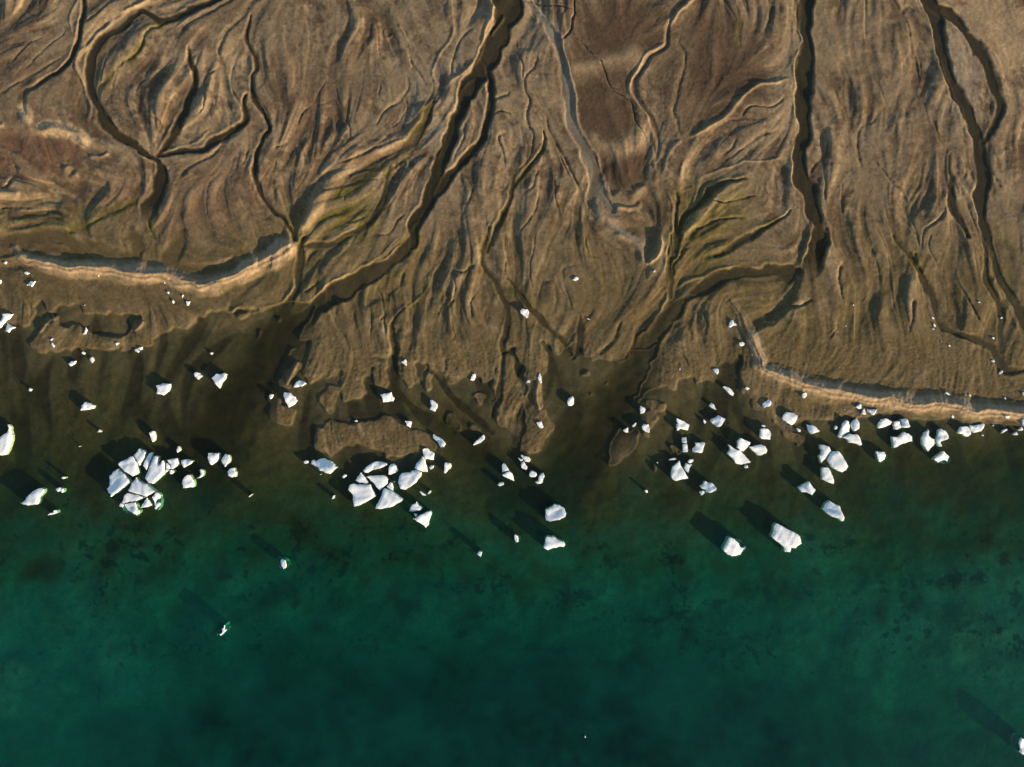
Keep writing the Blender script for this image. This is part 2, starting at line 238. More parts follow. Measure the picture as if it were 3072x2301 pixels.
# ------------------------------------------------------------------ channels, gullies and levees
STROKES = """c T1 14 26 .32 -|1280,55 1200,95 1080,130 950,80 900,110 800,180 700,255 630,340 605,430 605,520 620,620 650,720 710,820 800,910 900,965 990,1030 1045,1065
c T1 38 46 .34 -E|1050,1070 1055,1150 1040,1230 1010,1310 985,1400 955,1480
g T1 12 12 .22 a|1220,85 1100,140 980,200 930,300 860,380 780,450 700,560 655,650
r T1 12 12 .34 p|970,0 860,70 740,150 640,270 545,350 512,420 525,490 565,560 585,650 595,740 600,850
g T1 10 12 .2 -|1500,10 1400,60 1290,130 1220,190 1190,240
g T1 14 18 .2 -|1700,10 1640,70 1560,160 1480,270 1440,340 1465,420 1480,520 1505,620 1545,740 1545,800
c T1 10 22 .26 -|1250,330 1250,400 1290,470 1290,560 1260,650 1210,760 1170,860 1150,900 1110,960 1060,1040
c T1 8 12 .28 -|1670,100 1645,200 1665,290 1700,360 1700,440 1670,530 1690,640 1740,750 1770,850 1750,900 1705,1000 1695,1150 1720,1290 1790,1390 1870,1440 1925,1520 1970,1585
c T1 14 20 .24 -|1640,640 1620,760 1580,830 1500,900 1400,960 1300,990 1180,1000 1080,1035
g T1 10 12 .2 -|1600,860 1500,930 1400,1020 1280,1100 1180,1180
r T1 8 8 .14 p|1410,850 1350,910 1260,950 1150,980 1080,1010
c T1 8 12 .36 -E|545,60 555,130 540,200 520,300 490,370 430,440 350,500 230,580 130,650 90,760
r T1 8 8 .14 p|500,0 475,80 470,150 485,240
g T1 6 8 .14 -|740,20 640,100 565,150
g T1 6 8 .14 -|440,350 330,420 200,500 80,580 -30,640
g T1 6 6 .12 -|440,200 300,330 160,460
g T1 6 6 .12 -|300,240 170,320 60,420
g T1 8 10 .2 -|0,980 60,1020 100,1090 70,1200 30,1260
g T1 10 12 .24 -|-30,1390 40,1375 130,1370 260,1360
r T1 24 26 .5 p|130,720 200,830 260,870 350,850 450,870 530,890 600,950
r T1 22 26 .38 p|440,1090 450,1160 470,1180 520,1150
r T1 16 16 .24 p|600,1060 680,1040 720,1000
r T1 24 24 .3 p|-30,1290 60,1290 140,1300
r T1 20 20 .22 p|-30,860 10,830 40,820
c T1 44 40 .2 w|-60,1585 100,1585 300,1590 420,1565 500,1595 620,1640 760,1680
c I 40 44 .2 w|130,110 300,140 420,110 560,150 700,170 850,210 1000,215 1110,200
c I 40 40 .18 w|1080,-40 1130,100 1140,210
c I 36 40 .2 w|1520,-40 1480,100 1430,200 1460,290 1580,330 1700,350 1830,300 1950,230
g T1 22 24 .14 a|950,1290 850,1350 700,1430 560,1490 420,1550
g T1 10 10 .16 a|1000,1430 1010,1520 1040,1600
g T1 8 8 .2 -|2190,530 2140,590 2080,660 2020,740 1960,860 1900,940 1800,1000
g T1 6 6 .12 -|2060,700 2130,700 2209,680
g T1 8 8 .18 -|1990,860 1995,950 2020,1060 2020,1150 1990,1220
g T1 8 8 .14 -|1640,930 1640,1020 1620,1100
g T1 6 6 .14 -|1850,1030 1810,1120 1800,1220 1840,1320
g T1 6 6 .12 -|1460,420 1380,500 1350,600 1340,700 1300,760
g T1 6 6 .12 -|1030,480 940,560 910,640 960,720 1040,790 1080,850
g T1 6 6 .12 -|1250,620 1180,700 1100,780 1090,840
r T1 28 34 .6 p|2400,1000 2300,1090 2209,1170 2120,1310 2060,1440 2000,1560
r T2 20 30 .55 p|690,600 685,680 600,750 520,850 480,910 380,960 200,1040 50,1110 0,1170
g T2 8 8 .26 -|480,905 380,945 200,1010 60,1070
c T2 96 40 .38 -|1165,-40 1170,60 1140,140 1095,230 1050,310 1005,400 960,480 920,550 885,605 860,645 820,720
r T2 10 10 .3 p|1045,-20 1050,90 1010,210 970,350 930,430 830,525 710,590
r T2 8 14 .3 p|1055,250 1090,170 1140,85
c T2 30 42 .36 -|930,560 880,640 840,740 790,870 745,980 710,1070 690,1130 670,1220 655,1290 625,1370 590,1430 545,1520 520,1640
c T2 10 26 .36 -|980,400 1015,470 1040,560 1045,680 1025,800 985,910 910,1020 830,1100 775,1150 735,1230 700,1290
c T2 18 30 .3 aE|680,680 630,770 560,870 500,960 450,1050
r T2 5 5 .12 p|790,760 760,850 720,960 695,1050
g T2 8 10 .22 -|300,80 440,190 500,290 530,420 580,500 640,560
r T2 7 7 .16 p|420,160 480,250 515,340 525,430
r T2 7 7 .16 p|800,150 785,240 725,350 690,440 680,500 695,590
g T2 8 8 .16 -|930,195 850,240 810,320 790,440 780,540
g T2 8 8 .18 -|510,500 495,600 420,670 310,770 270,820
g T2 6 6 .14 -|110,640 100,760 120,930
g T2 5 5 .14 -|320,560 300,640 330,680
g T2 5 5 .14 -|460,640 480,720 430,800 370,850
g T2 5 6 .14 -|440,200 350,240 330,180
c T2 12 30 .26 y|1280,-10 1310,40 1380,120 1440,230 1500,370 1530,500 1535,620 1560,750 1600,850 1660,970 1700,1090 1740,1210 1790,1300 1850,1400
r T2 7 10 .26 g|1300,0 1400,120 1480,230 1550,400 1580,560 1600,740 1660,900 1740,1020 1800,1200 1880,1380
g T2 7 9 .18 -|1360,330 1340,430 1285,490 1268,580 1300,680 1285,780 1330,900
g T2 8 14 .26 -|1430,750 1440,880 1490,980 1560,1080 1600,1200 1640,1300 1670,1400 1665,1500
c T2 8 14 .3 a|1395,880 1380,980 1320,1080 1265,1160 1195,1230 1175,1320 1110,1430 1050,1550 1015,1657
g T2 6 6 .14 -|1240,240 1245,400 1260,550
g T2 8 8 .18 -|1180,870 1100,900 1100,980 1140,1080 1195,1180
g T2 6 6 .14 -|1290,800 1320,930 1290,1050 1230,1140
g T2 6 6 .14 -|1060,660 1130,640 1160,620
g T2 6 6 .14 -|1040,770 1100,730 1170,740
g T2 6 6 .16 -|880,800 860,900 820,1000 790,1050
g T2 6 6 .14 -|1460,930 1530,1080 1580,1190
g T2 6 6 .14 -|1380,1090 1330,1230 1250,1310 1230,1400
g T2 6 6 .14 -|890,1180 900,1290 860,1390 830,1500
g T2 6 6 .14 -|1470,1190 1460,1330 1500,1430 1450,1560
g T2 6 6 .14 -|1360,1280 1340,1400 1280,1480 1240,1600
g T2 6 6 .14 -|1560,1380 1580,1500 1540,1600
g T2 5 5 .3 k|1600,-20 1590,80 1565,170 1540,225 1490,272
g T2 4 4 .24 k|1540,222 1640,280 1740,370 1790,420 1810,540 1870,600 1970,670 1990,750 2040,850 2090,960 2080,1040
g T2 3 3 .12 k|1300,20 1420,45 1590,62
c T2 10 16 .3 b|2230,150 2195,310 2110,370 2035,460 2000,540 2010,620 2060,700 2120,790 2140,880 2130,1000 2100,1080
r T2 12 14 .28 p|2209,210 2180,300 2090,370 2010,460 1980,560 2000,660 2080,760 2110,840 2135,950 2110,1060 2150,1160
r T2 40 60 .14 p|1560,450 1700,440 1830,405 1960,370 2060,340
r T2 40 60 .16 p|1680,880 1800,980 1930,970 2020,890 2070,820
r T2 22 26 .4 p|1860,1280 1930,1330 2000,1290 2070,1210
r T2 14 14 .3 p|1860,1390 1960,1370 2050,1340
c T2 14 14 .2 a|380,1090 350,1200 340,1330 260,1450 150,1520 0,1600 -60,1640
r T2 6 6 .14 p|520,1050 480,1150 430,1260 370,1370
g T2 8 8 .16 -|440,1060 400,1180 380,1290 350,1380
g T2 8 8 .2 a|380,1080 250,1120 130,1170 50,1240 0,1310
g T2 6 6 .2 a|330,1160 220,1200 120,1260 60,1320
g T2 9 9 .22 a|380,1380 260,1420 130,1440 0,1455
g T2 6 6 .14 a|300,1430 200,1470 100,1480 0,1490
g T2 6 6 .14 -|500,1400 420,1480 330,1540 200,1590
c T3 44 44 .36 -|930,-20 920,200 905,450 905,650 895,850 870,1000 880,1130 925,1240 970,1350 1000,1500 1005,1657
r T3 10 10 .28 p|870,-20 880,120 880,280 865,400 830,500
g T3 10 10 .2 -|1000,840 1048,900 1040,1010 990,1100 960,1180
r T3 12 12 .34 p|810,520 680,540 590,570 500,640 420,730 350,800 230,880 120,920 
r T3 14 14 .16 p|90,930 30,990 0,1060 -10,1140
g T3 10 12 .22 -|100,220 90,300 120,380 110,480 70,570 52,680 52,800 80,880 120,925
r T3 12 12 .32 p|160,0 100,70 0,190
g T3 10 10 .12 a|500,130 480,220 490,310
g T3 8 8 .16 -|460,900 440,960 380,1020 350,1080
g T3 8 8 .16 -|720,860 600,910 480,1000 400,1060 340,1110
r T3 8 8 .12 p|780,1030 650,1060 500,1090 380,1120 280,1160 200,1190
g T3 6 6 .14 -|800,640 700,700 560,720 480,790
c T3 10 18 .2 a|520,1180 400,1210 320,1260 280,1320 180,1400 110,1470 70,1600 50,1700
g T3 10 14 .2 a|520,1440 400,1460 280,1490 200,1540 130,1600
c T3 8 16 .26 a|790,1390 760,1440 690,1490 600,1530 500,1590 400,1657 330,1690
g T3 8 8 .18 -|120,1080 130,1180 180,1240 80,1260
c T3 12 16 .26 a|60,1270 55,1400 55,1550 55,1657
r T3 10 10 .14 p|0,1270 28,1350 25,1500 32,1657
g T3 10 14 .22 -|1180,430 1190,520 1170,640 1190,740
g T3 8 8 .14 -|1090,440 1100,560 1130,650 1160,720
g T3 10 14 .24 -|1380,740 1360,800 1300,860 1270,960 1280,1060 1310,1140
g T3 9 10 .22 -|1370,1030 1420,1120 1500,1200 1570,1270 1600,1330 1600,1400
g T3 9 12 .22 -|1700,1010 1720,1120 1700,1220 1640,1310 1605,1370 1610,1450 1650,1540 1680,1657
g T3 5 5 .16 -|1280,430 1360,520 1420,610 1470,680
g T3 5 5 .12 -|1540,600 1520,680 1460,690
c T3 14 22 .24 -|1880,1040 1890,1150 1880,1260 1900,1350 1940,1450 1990,1560
g T3 8 8 .18 -|1920,880 1980,960 2000,1060 1990,1150 1940,1215
g T3 9 10 .2 -|1950,1240 2000,1380 2050,1480 2085,1600
g T3 8 8 .18 -|1860,1400 1780,1470 1710,1530 1690,1657
g T3 8 8 .16 -|1460,1370 1560,1450 1640,1540
g T3 8 8 .16 -|2120,1060 2160,1150 2209,1230
g T3 6 6 .12 -|1170,1200 1150,1300 1180,1450
g T3 6 6 .12 -|1580,60 1590,180 1650,400 1700,560
g T3 6 6 .14 -|1040,1000 1050,1150 1040,1280 1060,1360
g T3 5 5 .12 -|1750,760 1800,900 1850,980
g T3 5 5 .12 -|1700,640 1720,760 1760,860
c T3 36 30 .36 -|1735,-20 1760,80 1800,220 1845,380 1880,540 1940,680 2010,800 2065,920 2090,1050 2095,1180 2085,1300 2100,1450 2140,1600 2160,1657
r T3 8 8 .12 p|1660,40 1740,190 1815,340 1840,480 1890,620 1950,760 2010,880
c T3 22 24 .3 -|1800,50 1900,130 2000,230 2080,350 2140,470 2190,590 2215,700 2190,800 2140,900 2110,960
r T3 5 5 .14 p|1840,20 1960,140 2060,250 2150,350 2240,460
c L 46 60 .3 -E|490,-40 495,100 470,230 430,330 390,390
c L 50 46 .32 a|350,330 200,315 80,300 0,305
c K 50 48 .34 a|2209,305 2080,320 1950,345 1820,385 1680,450 1560,540
c K 48 60 .4 a|1560,540 1460,600 1380,700 1290,800 1200,900 1120,1020 1070,1130 1030,1250 980,1400
r K 10 12 .2 p|2209,245 2050,265 1900,295 1750,340 1600,385 1500,430 1430,480
r K 10 10 .3 p|1390,0 1400,100 1370,250 1385,400 1370,520 1320,630 1240,750 1150,870 1100,960
c K 20 26 .26 a|1410,0 1410,150 1400,300 1405,430 1410,520
g K 12 14 .2 a|1560,40 1500,150 1450,260 1430,400
g K 12 14 .2 a|2050,20 1900,100 1740,200 1640,300 1560,370
g L 10 10 .2 -|760,170 690,280 672,400 690,550
c L 14 20 .24 a|1120,0 1200,110 1290,240 1335,330 1390,430 1450,560 1480,680 1560,770 1700,840 1850,880 1950,960 2010,1050 2060,1120 2209,1150
g L 12 16 .2 a|1300,150 1300,260 1320,320
c L 18 20 .24 a|1870,0 1900,150 1900,300 1910,420 1960,560 1990,700 2010,850 2010,960
c L 22 34 .36 a|1930,80 1985,200 2010,320 2060,450 2115,600 2180,720 2260,830
r L 5 5 .12 p|1880,60 1950,330 1990,500 2050,630 2209,850
g L 6 6 .14 -|1620,580 1660,680 1690,800
g L 8 8 .14 -|1075,330 1045,470 1000,650
g L 8 8 .14 -|1310,540 1270,700 1240,820
g L 8 8 .14 -|970,310 900,520 870,560
g L 9 9 .18 -|440,510 380,570 270,620 190,680 120,755 0,720
g L 6 6 .16 -|640,740 650,800 580,860
g L 6 6 .14 -|1450,0 1420,150 1500,300
g L 6 6 .14 -|1640,380 1700,500 1780,640 1860,780
c K 12 20 .22 a|60,370 150,430 220,560 330,690 430,830 500,910 575,1010
c K 12 18 .2 -|660,690 640,800 640,950 600,1040
g K 10 14 .2 -|1010,720 960,830 890,920 840,1020
g K 8 8 .16 -|840,0 860,150 940,200 990,350 1020,500 1050,640
g K 9 9 .16 -|640,230 540,320 520,420 560,560 620,650
g K 8 8 .14 -|560,80 440,100 390,180 400,320
g K 8 8 .14 a|700,0 720,150 830,220 860,340 850,480
g K 8 8 .14 -|480,340 480,440 540,560
g K 6 6 .12 -|40,0 60,200 30,340
g K 6 6 .12 -|300,0 280,150 260,300 300,450
g K 9 9 .18 -|770,590 740,680 660,720
g K 6 6 .12 -|1470,930 1530,1010 1560,1090
g K 12 12 .14 -|1530,700 1570,800 1600,900
g K 10 10 .14 -|1650,620 1690,740 1700,860
g K 10 10 .12 -|1800,620 1850,720 1900,860
c J 12 20 .26 a|1960,-40 1940,100 1935,220 1975,340 2050,440 2105,550 2130,700 2120,900 2090,1100 2050,1300 2020,1500
g J 10 12 .2 -|1650,420 1620,560 1560,700 1520,820 1545,900 1600,990 1640,1100 1600,1160
c J 10 30 .28 a|1280,640 1205,740 1190,830 1210,950 1190,1050 1170,1150 1200,1270 1280,1380 1400,1480 1540,1580 1660,1660
g J 8 8 .18 a|1500,290 1450,420 1370,560 1280,645
g J 6 6 .14 -|1300,380 1255,480 1250,580
g J 8 8 .14 -|1060,440 1110,520 1130,650 1130,830
c J 12 26 .24 -|1480,1130 1570,1200 1650,1330 1760,1440 1880,1530 2000,1640
c J 44 60 .38 a|1400,-30 1340,60 1240,170 1100,280 960,360 830,430 690,515 560,600 430,700 330,800 230,900 150,1000
c J 12 14 .24 a|860,10 720,70 570,110 450,120
g J 14 14 .2 a|1340,0 1200,110 1080,200 980,260
r J 6 6 .12 p|1250,0 1130,110 1020,210 960,260 820,350 680,420 560,490 460,560
g J 8 8 .18 a|560,130 530,260 500,330 430,400
c J 20 30 .34 a|450,40 410,150 395,280 385,420 345,530 285,640 210,760
r J 8 10 .18 p|375,90 365,200 360,330 350,430 310,510 240,570 120,610 0,650
g J 8 8 .2 a|560,410 480,440 430,480
g J 6 6 .12 -|1000,620 1010,740 980,860
g J 6 6 .12 -|850,640 870,740 850,830
g J 12 12 .14 -|700,620 720,760 780,860 810,960
g J 8 8 .14 -|1900,480 1820,560 1830,700
g J 8 8 .14 -|1690,330 1700,420 1660,600 1600,720
g J 12 12 .14 -|1480,0 1500,180 1490,300
g J 10 10 .14 -|1860,240 1780,310 1700,300
g J 7 7 .12 -|1990,50 2000,200 2060,330
g J 7 7 .12 -|2100,0 2110,150 2150,280 2180,400
g J 8 8 .14 -|1720,640 1740,760 1680,870
g J 8 8 .14 -|1180,470 1160,600 1100,720
g J 12 16 .18 -|990,1020 1140,1030
g T2 8 8 .14 -|1730,1340 1690,1400 1700,1480
r T2 26 30 .4 g|1720,1350 1760,1400 1850,1480 1950,1560 2050,1640
r K 22 14 .36 g|960,0 1080,60 1150,140 1180,230 1250,260
r K 12 12 .5 p|1310,0 1320,90 1290,180 1210,260
g T3 7 7 .14 -|640,1230 720,1330 780,1360
g T3 6 6 .12 -|300,1320 420,1330 600,1300
c S 90 150 .9 x|850,990 820,1040 760,1120 700,1200 650,1290 610,1400
c S 70 150 .9 x|1900,1120 1855,1207 1810,1290 1740,1390 1660,1480
c S 40 60 .6 x|1340,1280 1420,1350 1490,1420 1540,1500
"""
CH = np.zeros_like(H); BEDM = np.zeros_like(H); CUT = np.zeros_like(H); ADD = np.zeros_like(H)
fl_pts, fl_dir = [], []
for line in STROKES.strip().splitlines():
    head, body = line.split('|')
    kind, tile, w0, w1, dep, flag = head.split()
    w0, w1, dep = float(w0), float(w1), float(dep)*(.84 if kind == 'c' else 1); fade = 'E' in flag; flag = flag.replace('E', '')
    P0 = pts(body, tile)
    if P0[0, 1] < 30: P0 = np.vstack([P0[0] + (P0[0]-P0[1])/(np.hypot(*(P0[0]-P0[1]))+1e-6)*190, P0])
    P = catmull(P0)
    d_ = P[1:] - P[:-1]; ln = np.hypot(*d_.T)+1e-6
    fl_pts.append((P[1:]+P[:-1])/2); fl_dir.append(d_/ln[:, None])
    bank = 4.5 if kind == 'c' else 3.0
    r = curve_dist(P, max(w0, w1)/2 + (130 if flag == 'x' else 26))
    if r is None: continue
    w, D, T, S, tot = r
    half = (w0 + (w1-w0)*T)/2 * (1 + .2*slow[w])
    if kind == 'c' and flag != 'x':
        run_in = min(.3, 70/tot)
        half = half*(1 if P0[0, 1] < 0 else (.3 + .7*sstep(0, run_in, T)))*(.45 + .55*sstep(0, run_in, 1-T))
    if kind in 'cg':
        if kind == 'c':
            CH[w] = np.maximum(CH[w], (D < half+16)*1.)
            sharp = np.where(S > 0, 1., 0.)
            bk = 120 if flag == 'x' else 20 if flag == 'w' else bank*(1 + (2.6 - 2.2*sharp)*sstep(-1.2, 1.0, slow2[w]))
            prof = 1 - sstep(0, 1, (D - half + bk*.35)/bk)
        else:
            q = D/np.maximum(half, 2); prof = np.exp(-(q*1.15)**2)
        ends = 1.0
        if kind == 'g': ends = sstep(0, .16, T+.02)*sstep(0, .12, 1.02-T)
        
        if fade: ends = ends*sstep(-.02, .42, 1-T)
        ends = np.where(D < 1e8, ends, 0)
        if kind == 'g' and flag != 'k': prof = prof*(.75+.25*np.tanh(patch[w]))
        CUT[w] = np.maximum(CUT[w], prof*dep*ends)
        lev = (np.exp(-((D-half-6.5)/np.where(S > 0, 4.5, 7))**2)*ends*np.where(S > 0, 1, .35)*(.55+.45*sstep(-.8, .8, slow[w])))
        if flag in 'xwk': lev = lev*.15
        ADD[w] = np.maximum(ADD[w], (.095 if kind == 'c' else .04)*lev*(dep/.3))
        pl = np.zeros_like(H); pl[w] = lev*(.55 if kind == 'c' else .25); tint(pl, PALE*1.05, 1)  # pale levee sand, stronger on sunward banks: sunlit rims painted into the colour
        tf = np.zeros_like(H); tf[w] = prof*ends
        if flag == 'a':
            halo = np.zeros_like(H); halo[w] = np.exp(-(np.maximum(D-half, 0)/9)**2)*ends
            tint(halo*np.clip(.7+.4*patch, 0, 1), ALGAE, .78)
            if kind == 'c': BEDM = np.maximum(BEDM, tf*.8)
        elif flag == 'w': tint(tf, MUD*.62, .8)
        elif flag == 'y': tint(tf, GREY, .85)
        elif flag == 'b': tint(tf, DARK, .8)
        elif flag == 'k': tint(tf, DARK*.7, .8)
        elif kind == 'c': tint(tf, BED, .85); BEDM = np.maximum(BEDM, tf)
        else: tint(tf, MUD*.8, .45)
    else:
        prof = np.exp(-(D/np.maximum(half, 2))**2)*sstep(-.02, .12, T)*sstep(-.02, .12, 1-T)
        ADD[w] = np.maximum(ADD[w], prof*dep)
        tf = np.zeros_like(H); tf[w] = prof
        tint(tf, PALE if flag == 'p' else GREY*1.1, .62)

# ------------------------------------------------------------------ flow field -> braided rivulets by line integral convolution
FP = np.vstack(fl_pts); FD = np.vstack(fl_dir)
cs = 16
cx_ = np.arange(gx[0], gx[-1]+cs, cs); cy_ = np.arange(gy[0], gy[-1]+cs, cs)
CX, CY = np.meshgrid(cx_, cy_)
U = np.zeros(CX.shape); V = np.zeros(CX.shape); Wt = np.zeros(CX.shape)
for (px, py), (dx, dy) in zip(FP, FD):
    R0 = 230
    a0 = max(0, int((px-R0-cx_[0])/cs)); a1 = int((px+R0-cx_[0])/cs)+1
    b0 = max(0, int((py-R0-cy_[0])/cs)); b1 = int((py+R0-cy_[0])/cs)+1
    if a1 <= 0 or b1 <= 0: continue
    g = np.exp(-((CX[b0:b1, a0:a1]-px)**2+(CY[b0:b1, a0:a1]-py)**2)/(2*58**2))
    U[b0:b1, a0:a1] += g*dx; V[b0:b1, a0:a1] += g*dy; Wt[b0:b1, a0:a1] += g
U += -.12; V += 1.6
nrm = np.hypot(U, V)+1e-9; U /= nrm; V /= nrm
def upsample(A):
    fx = (gx - cx_[0])/cs; i = np.clip(fx.astype(int), 0, len(cx_)-2); f = fx-i
    B = A[:, i]*(1-f)+A[:, i+1]*f
    fy = (gy - cy_[0])/cs; j = np.clip(fy.astype(int), 0, len(cy_)-2); g = (fy-j)[:, None]
    return B[j]*(1-g)+B[j+1]*g
U = upsample(U).astype(np.float32); V = upsample(V).astype(np.float32)
meander = blur(rng.standard_normal((NY, NX)), 60); meander = meander/meander.std()*.34
U, V = U*np.cos(meander)-V*np.sin(meander), U*np.sin(meander)+V*np.cos(meander)
nrm = np.hypot(U, V)+1e-6; U /= nrm; V /= nrm
JL = int((1640-gy[0])/STEP)               # rivulets only matter above this row
def lic(src, length, step):
    s = src[:JL]; u = U[:JL]; v = V[:JL]
    n = int(length/step/2)
    acc = s.copy(); wsum = 1.0
    jj, ii = np.meshgrid(np.arange(JL, dtype=np.float32), np.arange(NX, dtype=np.float32), indexing='ij')
    for sgn in (1, -1):
        pi, pj = ii.copy(), jj.copy()
        for k in range(n):
            a = np.clip(pi+.5, 0, NX-1).astype(np.int32); b = np.clip(pj+.5, 0, JL-1).astype(np.int32)
            pi += sgn*u[b, a]*step/STEP; pj += sgn*v[b, a]*step/STEP
            a = np.clip(pi+.5, 0, NX-1).astype(np.int32); b = np.clip(pj+.5, 0, JL-1).astype(np.int32)
            wgt = .5+.5*math.cos(math.pi*(k+1)/(n+1))
            acc += wgt*s[b, a]; wsum += wgt
    out = np.zeros((NY, NX), np.float32)
    acc = acc/np.median(np.abs(acc))*.674
    out[:JL] = acc
    r = np.sqrt(np.maximum(blur(out**2, 26), 1e-6))      # where streamlines collapse the noise stays clumpy: fade it out
    out = out/np.maximum(r, .7)*sstep(2.3, 1.35, r)
    return out
l0 = blur(lic(gnoise(30), 520, 10), 7); l0 /= l0[:JL].std()
l1 = blur(lic(gnoise(15), 400, 7), 3.5); l1 /= l1[:JL].std()
l2 = blur(lic(gnoise(7.5), 240, 4), 2.); l2 /= l2[:JL].std()
l3 = blur(lic(gnoise(3.6), 120, 2.5), 1.2); l3 /= l3[:JL].std()
on_land = sstep(.45, .8, lb)
rough = blur(np.clip(.72 + .35*big + .12*slow, .2, 1.25).astype(np.float32), 25)      # smooth flats against dissected fans

def fan(cx, cy, rx, ry, amt):
    global rough
    s = 3072/2212
    r = np.hypot((X-cx*s)/(rx*s), (Y-cy*s)/(ry*s)); rough = rough + (amt-rough)*(1-sstep(.5, 1.15, r))
for f in [(700,500,110,60,1.2), (880,650,180,110,1.25), (1570,470,120,90,1.1), (560,200,90,130,.9), (250,120,90,140,.9), (1310,170,110,200,.2), (1550,140,110,120,.3),
          (2160,60,120,120,.25), (2090,160,60,120,.3), (1850,780,300,60,.3), (300,610,330,70,.25), (120,280,110,110,.6), (450,420,150,110,.55), (1130,180,90,160,.8), (1640,500,90,120,.4)]: fan(*f)

v1 = np.exp(-(l1/.17)**2); v2 = np.exp(-(l2/.22)**2)
# cut banks: small scarps along the flow
coh = sstep(.72, .94, np.hypot(blur(U, 30), blur(V, 30))); l2 = l2*coh; l3 = l3*coh; v2 = v2*coh; l1 = l1*(.4+.6*coh)
STEPS = (.085*np.tanh((l1-.2)*4.5)*sstep(-1.2, .3, slow) + .07*np.tanh((l1+.9)*5)*sstep(.8, -.6, slow2) + .06*np.tanh((l2-.6)*3.2)*sstep(-1.2, .3, slow2) + .05*np.tanh((l2+.8)*3.2)*sstep(1., -.4, slow)
         + .075*np.tanh((l0-.3)*7)*sstep(-.6, .5, slow2) + .055*np.tanh((l0+.8)*8))
H += on_land*.9*rough*(1-.5*sstep(930, 1080, Y))*(.13*l0 + .075*l1 + STEPS - .09*v1*sstep(-.3, .8, slow) + .046*l2 - .035*v2*sstep(-.6, .6, slow2) + .013*l3)
H += on_land*sstep(960, 1060, Y)*(.016*fnoise(30, 4.5, .7) + .02*l3)
H += on_land*(.009*fnoise(40, 6, .8) + .003*gnoise(2.8))
H += (1-on_land)*(.012*l2*(Y < 1250) + .05*l1*sstep(1350, 1150, Y) + .0012*fnoise(30, 6, .8)*depth)
tint(v1*on_land*rough, MUD*.8, .34); tint(sstep(.2, 2.2, l2+.8*l1)*on_land*rough, PALE, .42); tint(sstep(.2, 2.2, -l2-.8*l1)*on_land*rough, DARK, .55)  # sediment sorting, strengthened as painted shade in hollows and highlights on crests
kk = np.exp(-(((fkx-.6/9)**2 + (fky-.8/9)**2)/(2*.024**2)))
rip = np.fft.irfft2(np.fft.rfft2(rng.standard_normal((NY, NX)))*kk, s=(NY, NX)); rip = (rip/rip.std()).astype(np.float32)
H += (1-on_land)*.0045*rip*sstep(1080, 1200, Y)*sstep(1780, 1500, Y)*np.clip(.6+.5*slow2, 0, 1.4)
calm = np.clip(CUT/.16, 0, 1)
H = H*(1-calm) + (BASE)*calm + (H-BASE)*0.25*calm
H = H - CUT*(.4+.6*on_land) + ADD*(on_land*.9+.1)

# ------------------------------------------------------------------ sand spits (storm beach ridges)
def spit(spec, hgt, wn, ws, seed=0):
    P = catmull(pts(spec)); r = curve_dist(P, 130)
    w, D, T, S, tot = r
    wob_ = 1+.10*slow[w]
    W_ = np.where(S > 0, ws, wn)*wob_*(.3+.7*sstep(-.02, .24, T))*(.6+.4*sstep(0, .06, 1.01-T))
    hgt = hgt*(.3+.7*sstep(-.02, .24, T))
    q = np.clip(D/W_, 0, 1.2)
    e = sstep(-.005, .03, T)*sstep(-.005, .03, 1-T)*(D < 1e8)
    prof = np.where(q < 1, (1-q)*(1-.35*q)+.05*np.cos(q*math.pi/2), 0)*e
    prof = prof*(1 + .03*np.tanh(patch2[w]))
    run = hgt*prof
    sd = D*S
    for off, am, wd in ((7, -.10, 2.4), (13, .05, 3), (20, -.05, 2.2), (30, .03, 4), (-9, .06, 4)):
        run += am*np.exp(-((sd-off+2.2*slow[w])/wd)**2)*e*sstep(1, .8, q)
    H[w] = np.where((e > .01) & (q < 1), np.maximum(H[w], np.minimum(.1, H[w] + .5*e)), H[w]) + run
    m = np.zeros_like(H); m[w] = sstep(0, .22, prof)
    tint(m, PALE, .9)
    shade_side = np.zeros_like(H); shade_side[w] = np.where((S < 0) & (q < 1), 1, 0)*e
    tint(blur(shade_side, 4), GREY, .45)  # shade of the north slope painted as a grey tint
    wr = np.zeros_like(H); wr[w] = np.exp(-((sd-7+2.2*slow[w])/2.6)**2)*e*sstep(-.9, .6, patch[w])
    tint(wr, DARK*1.2, .6)

spit("I 60,118 130,112 200,190 330,240 500,270 700,285 900,300 1100,312 1300,332 1450,362 1550,402 1640,425 1750,415 1900,370 2050,300 2209,225 J 280,145 350,100 385,72", 1.0, 27, 40)
spit("K 1850,500 1920,560 1985,650 2030,740 2080,850 2130,950 2180,1040 L 60,1120 200,1190 450,1262 650,1312 900,1358 1150,1385 1450,1410 1700,1445 2209,1510 S 3300,1275 3700,1320", 1.05, 36, 40)
for args in [("J 300,1265 330,1190 380,1110 405,1085", .32, 9, 9), ("I 330,820 400,750 475,700", .32, 16, 14), ("I 1120,800 1170,750 1190,722", .35, 10, 12),
             ("K 300,1200 300,1300 325,1420 340,1460", .5, 14, 10)]:
    spit(*args)

H = H.astype(np.float32)
tint(on_land*sstep(420, 950, Y)*np.clip(.9+.3*slow, 0, 1)*(1-sstep(.35, .7, H-rise)), MUD, .62)
# colour follows wetness: drained mud is darker near the tide line, the drowned bed is silt
wet = sstep(.9, .2, H)*on_land*sstep(560, 1000, Y)*sstep(.5, .25, np.clip(H-.13-rise, 0, 1))
tint(wet*np.clip(.75+.25*patch, 0, 1), MUD, .62)
sea_m = 1-on_land
tint(sea_m, SILT*(1.0), .9)

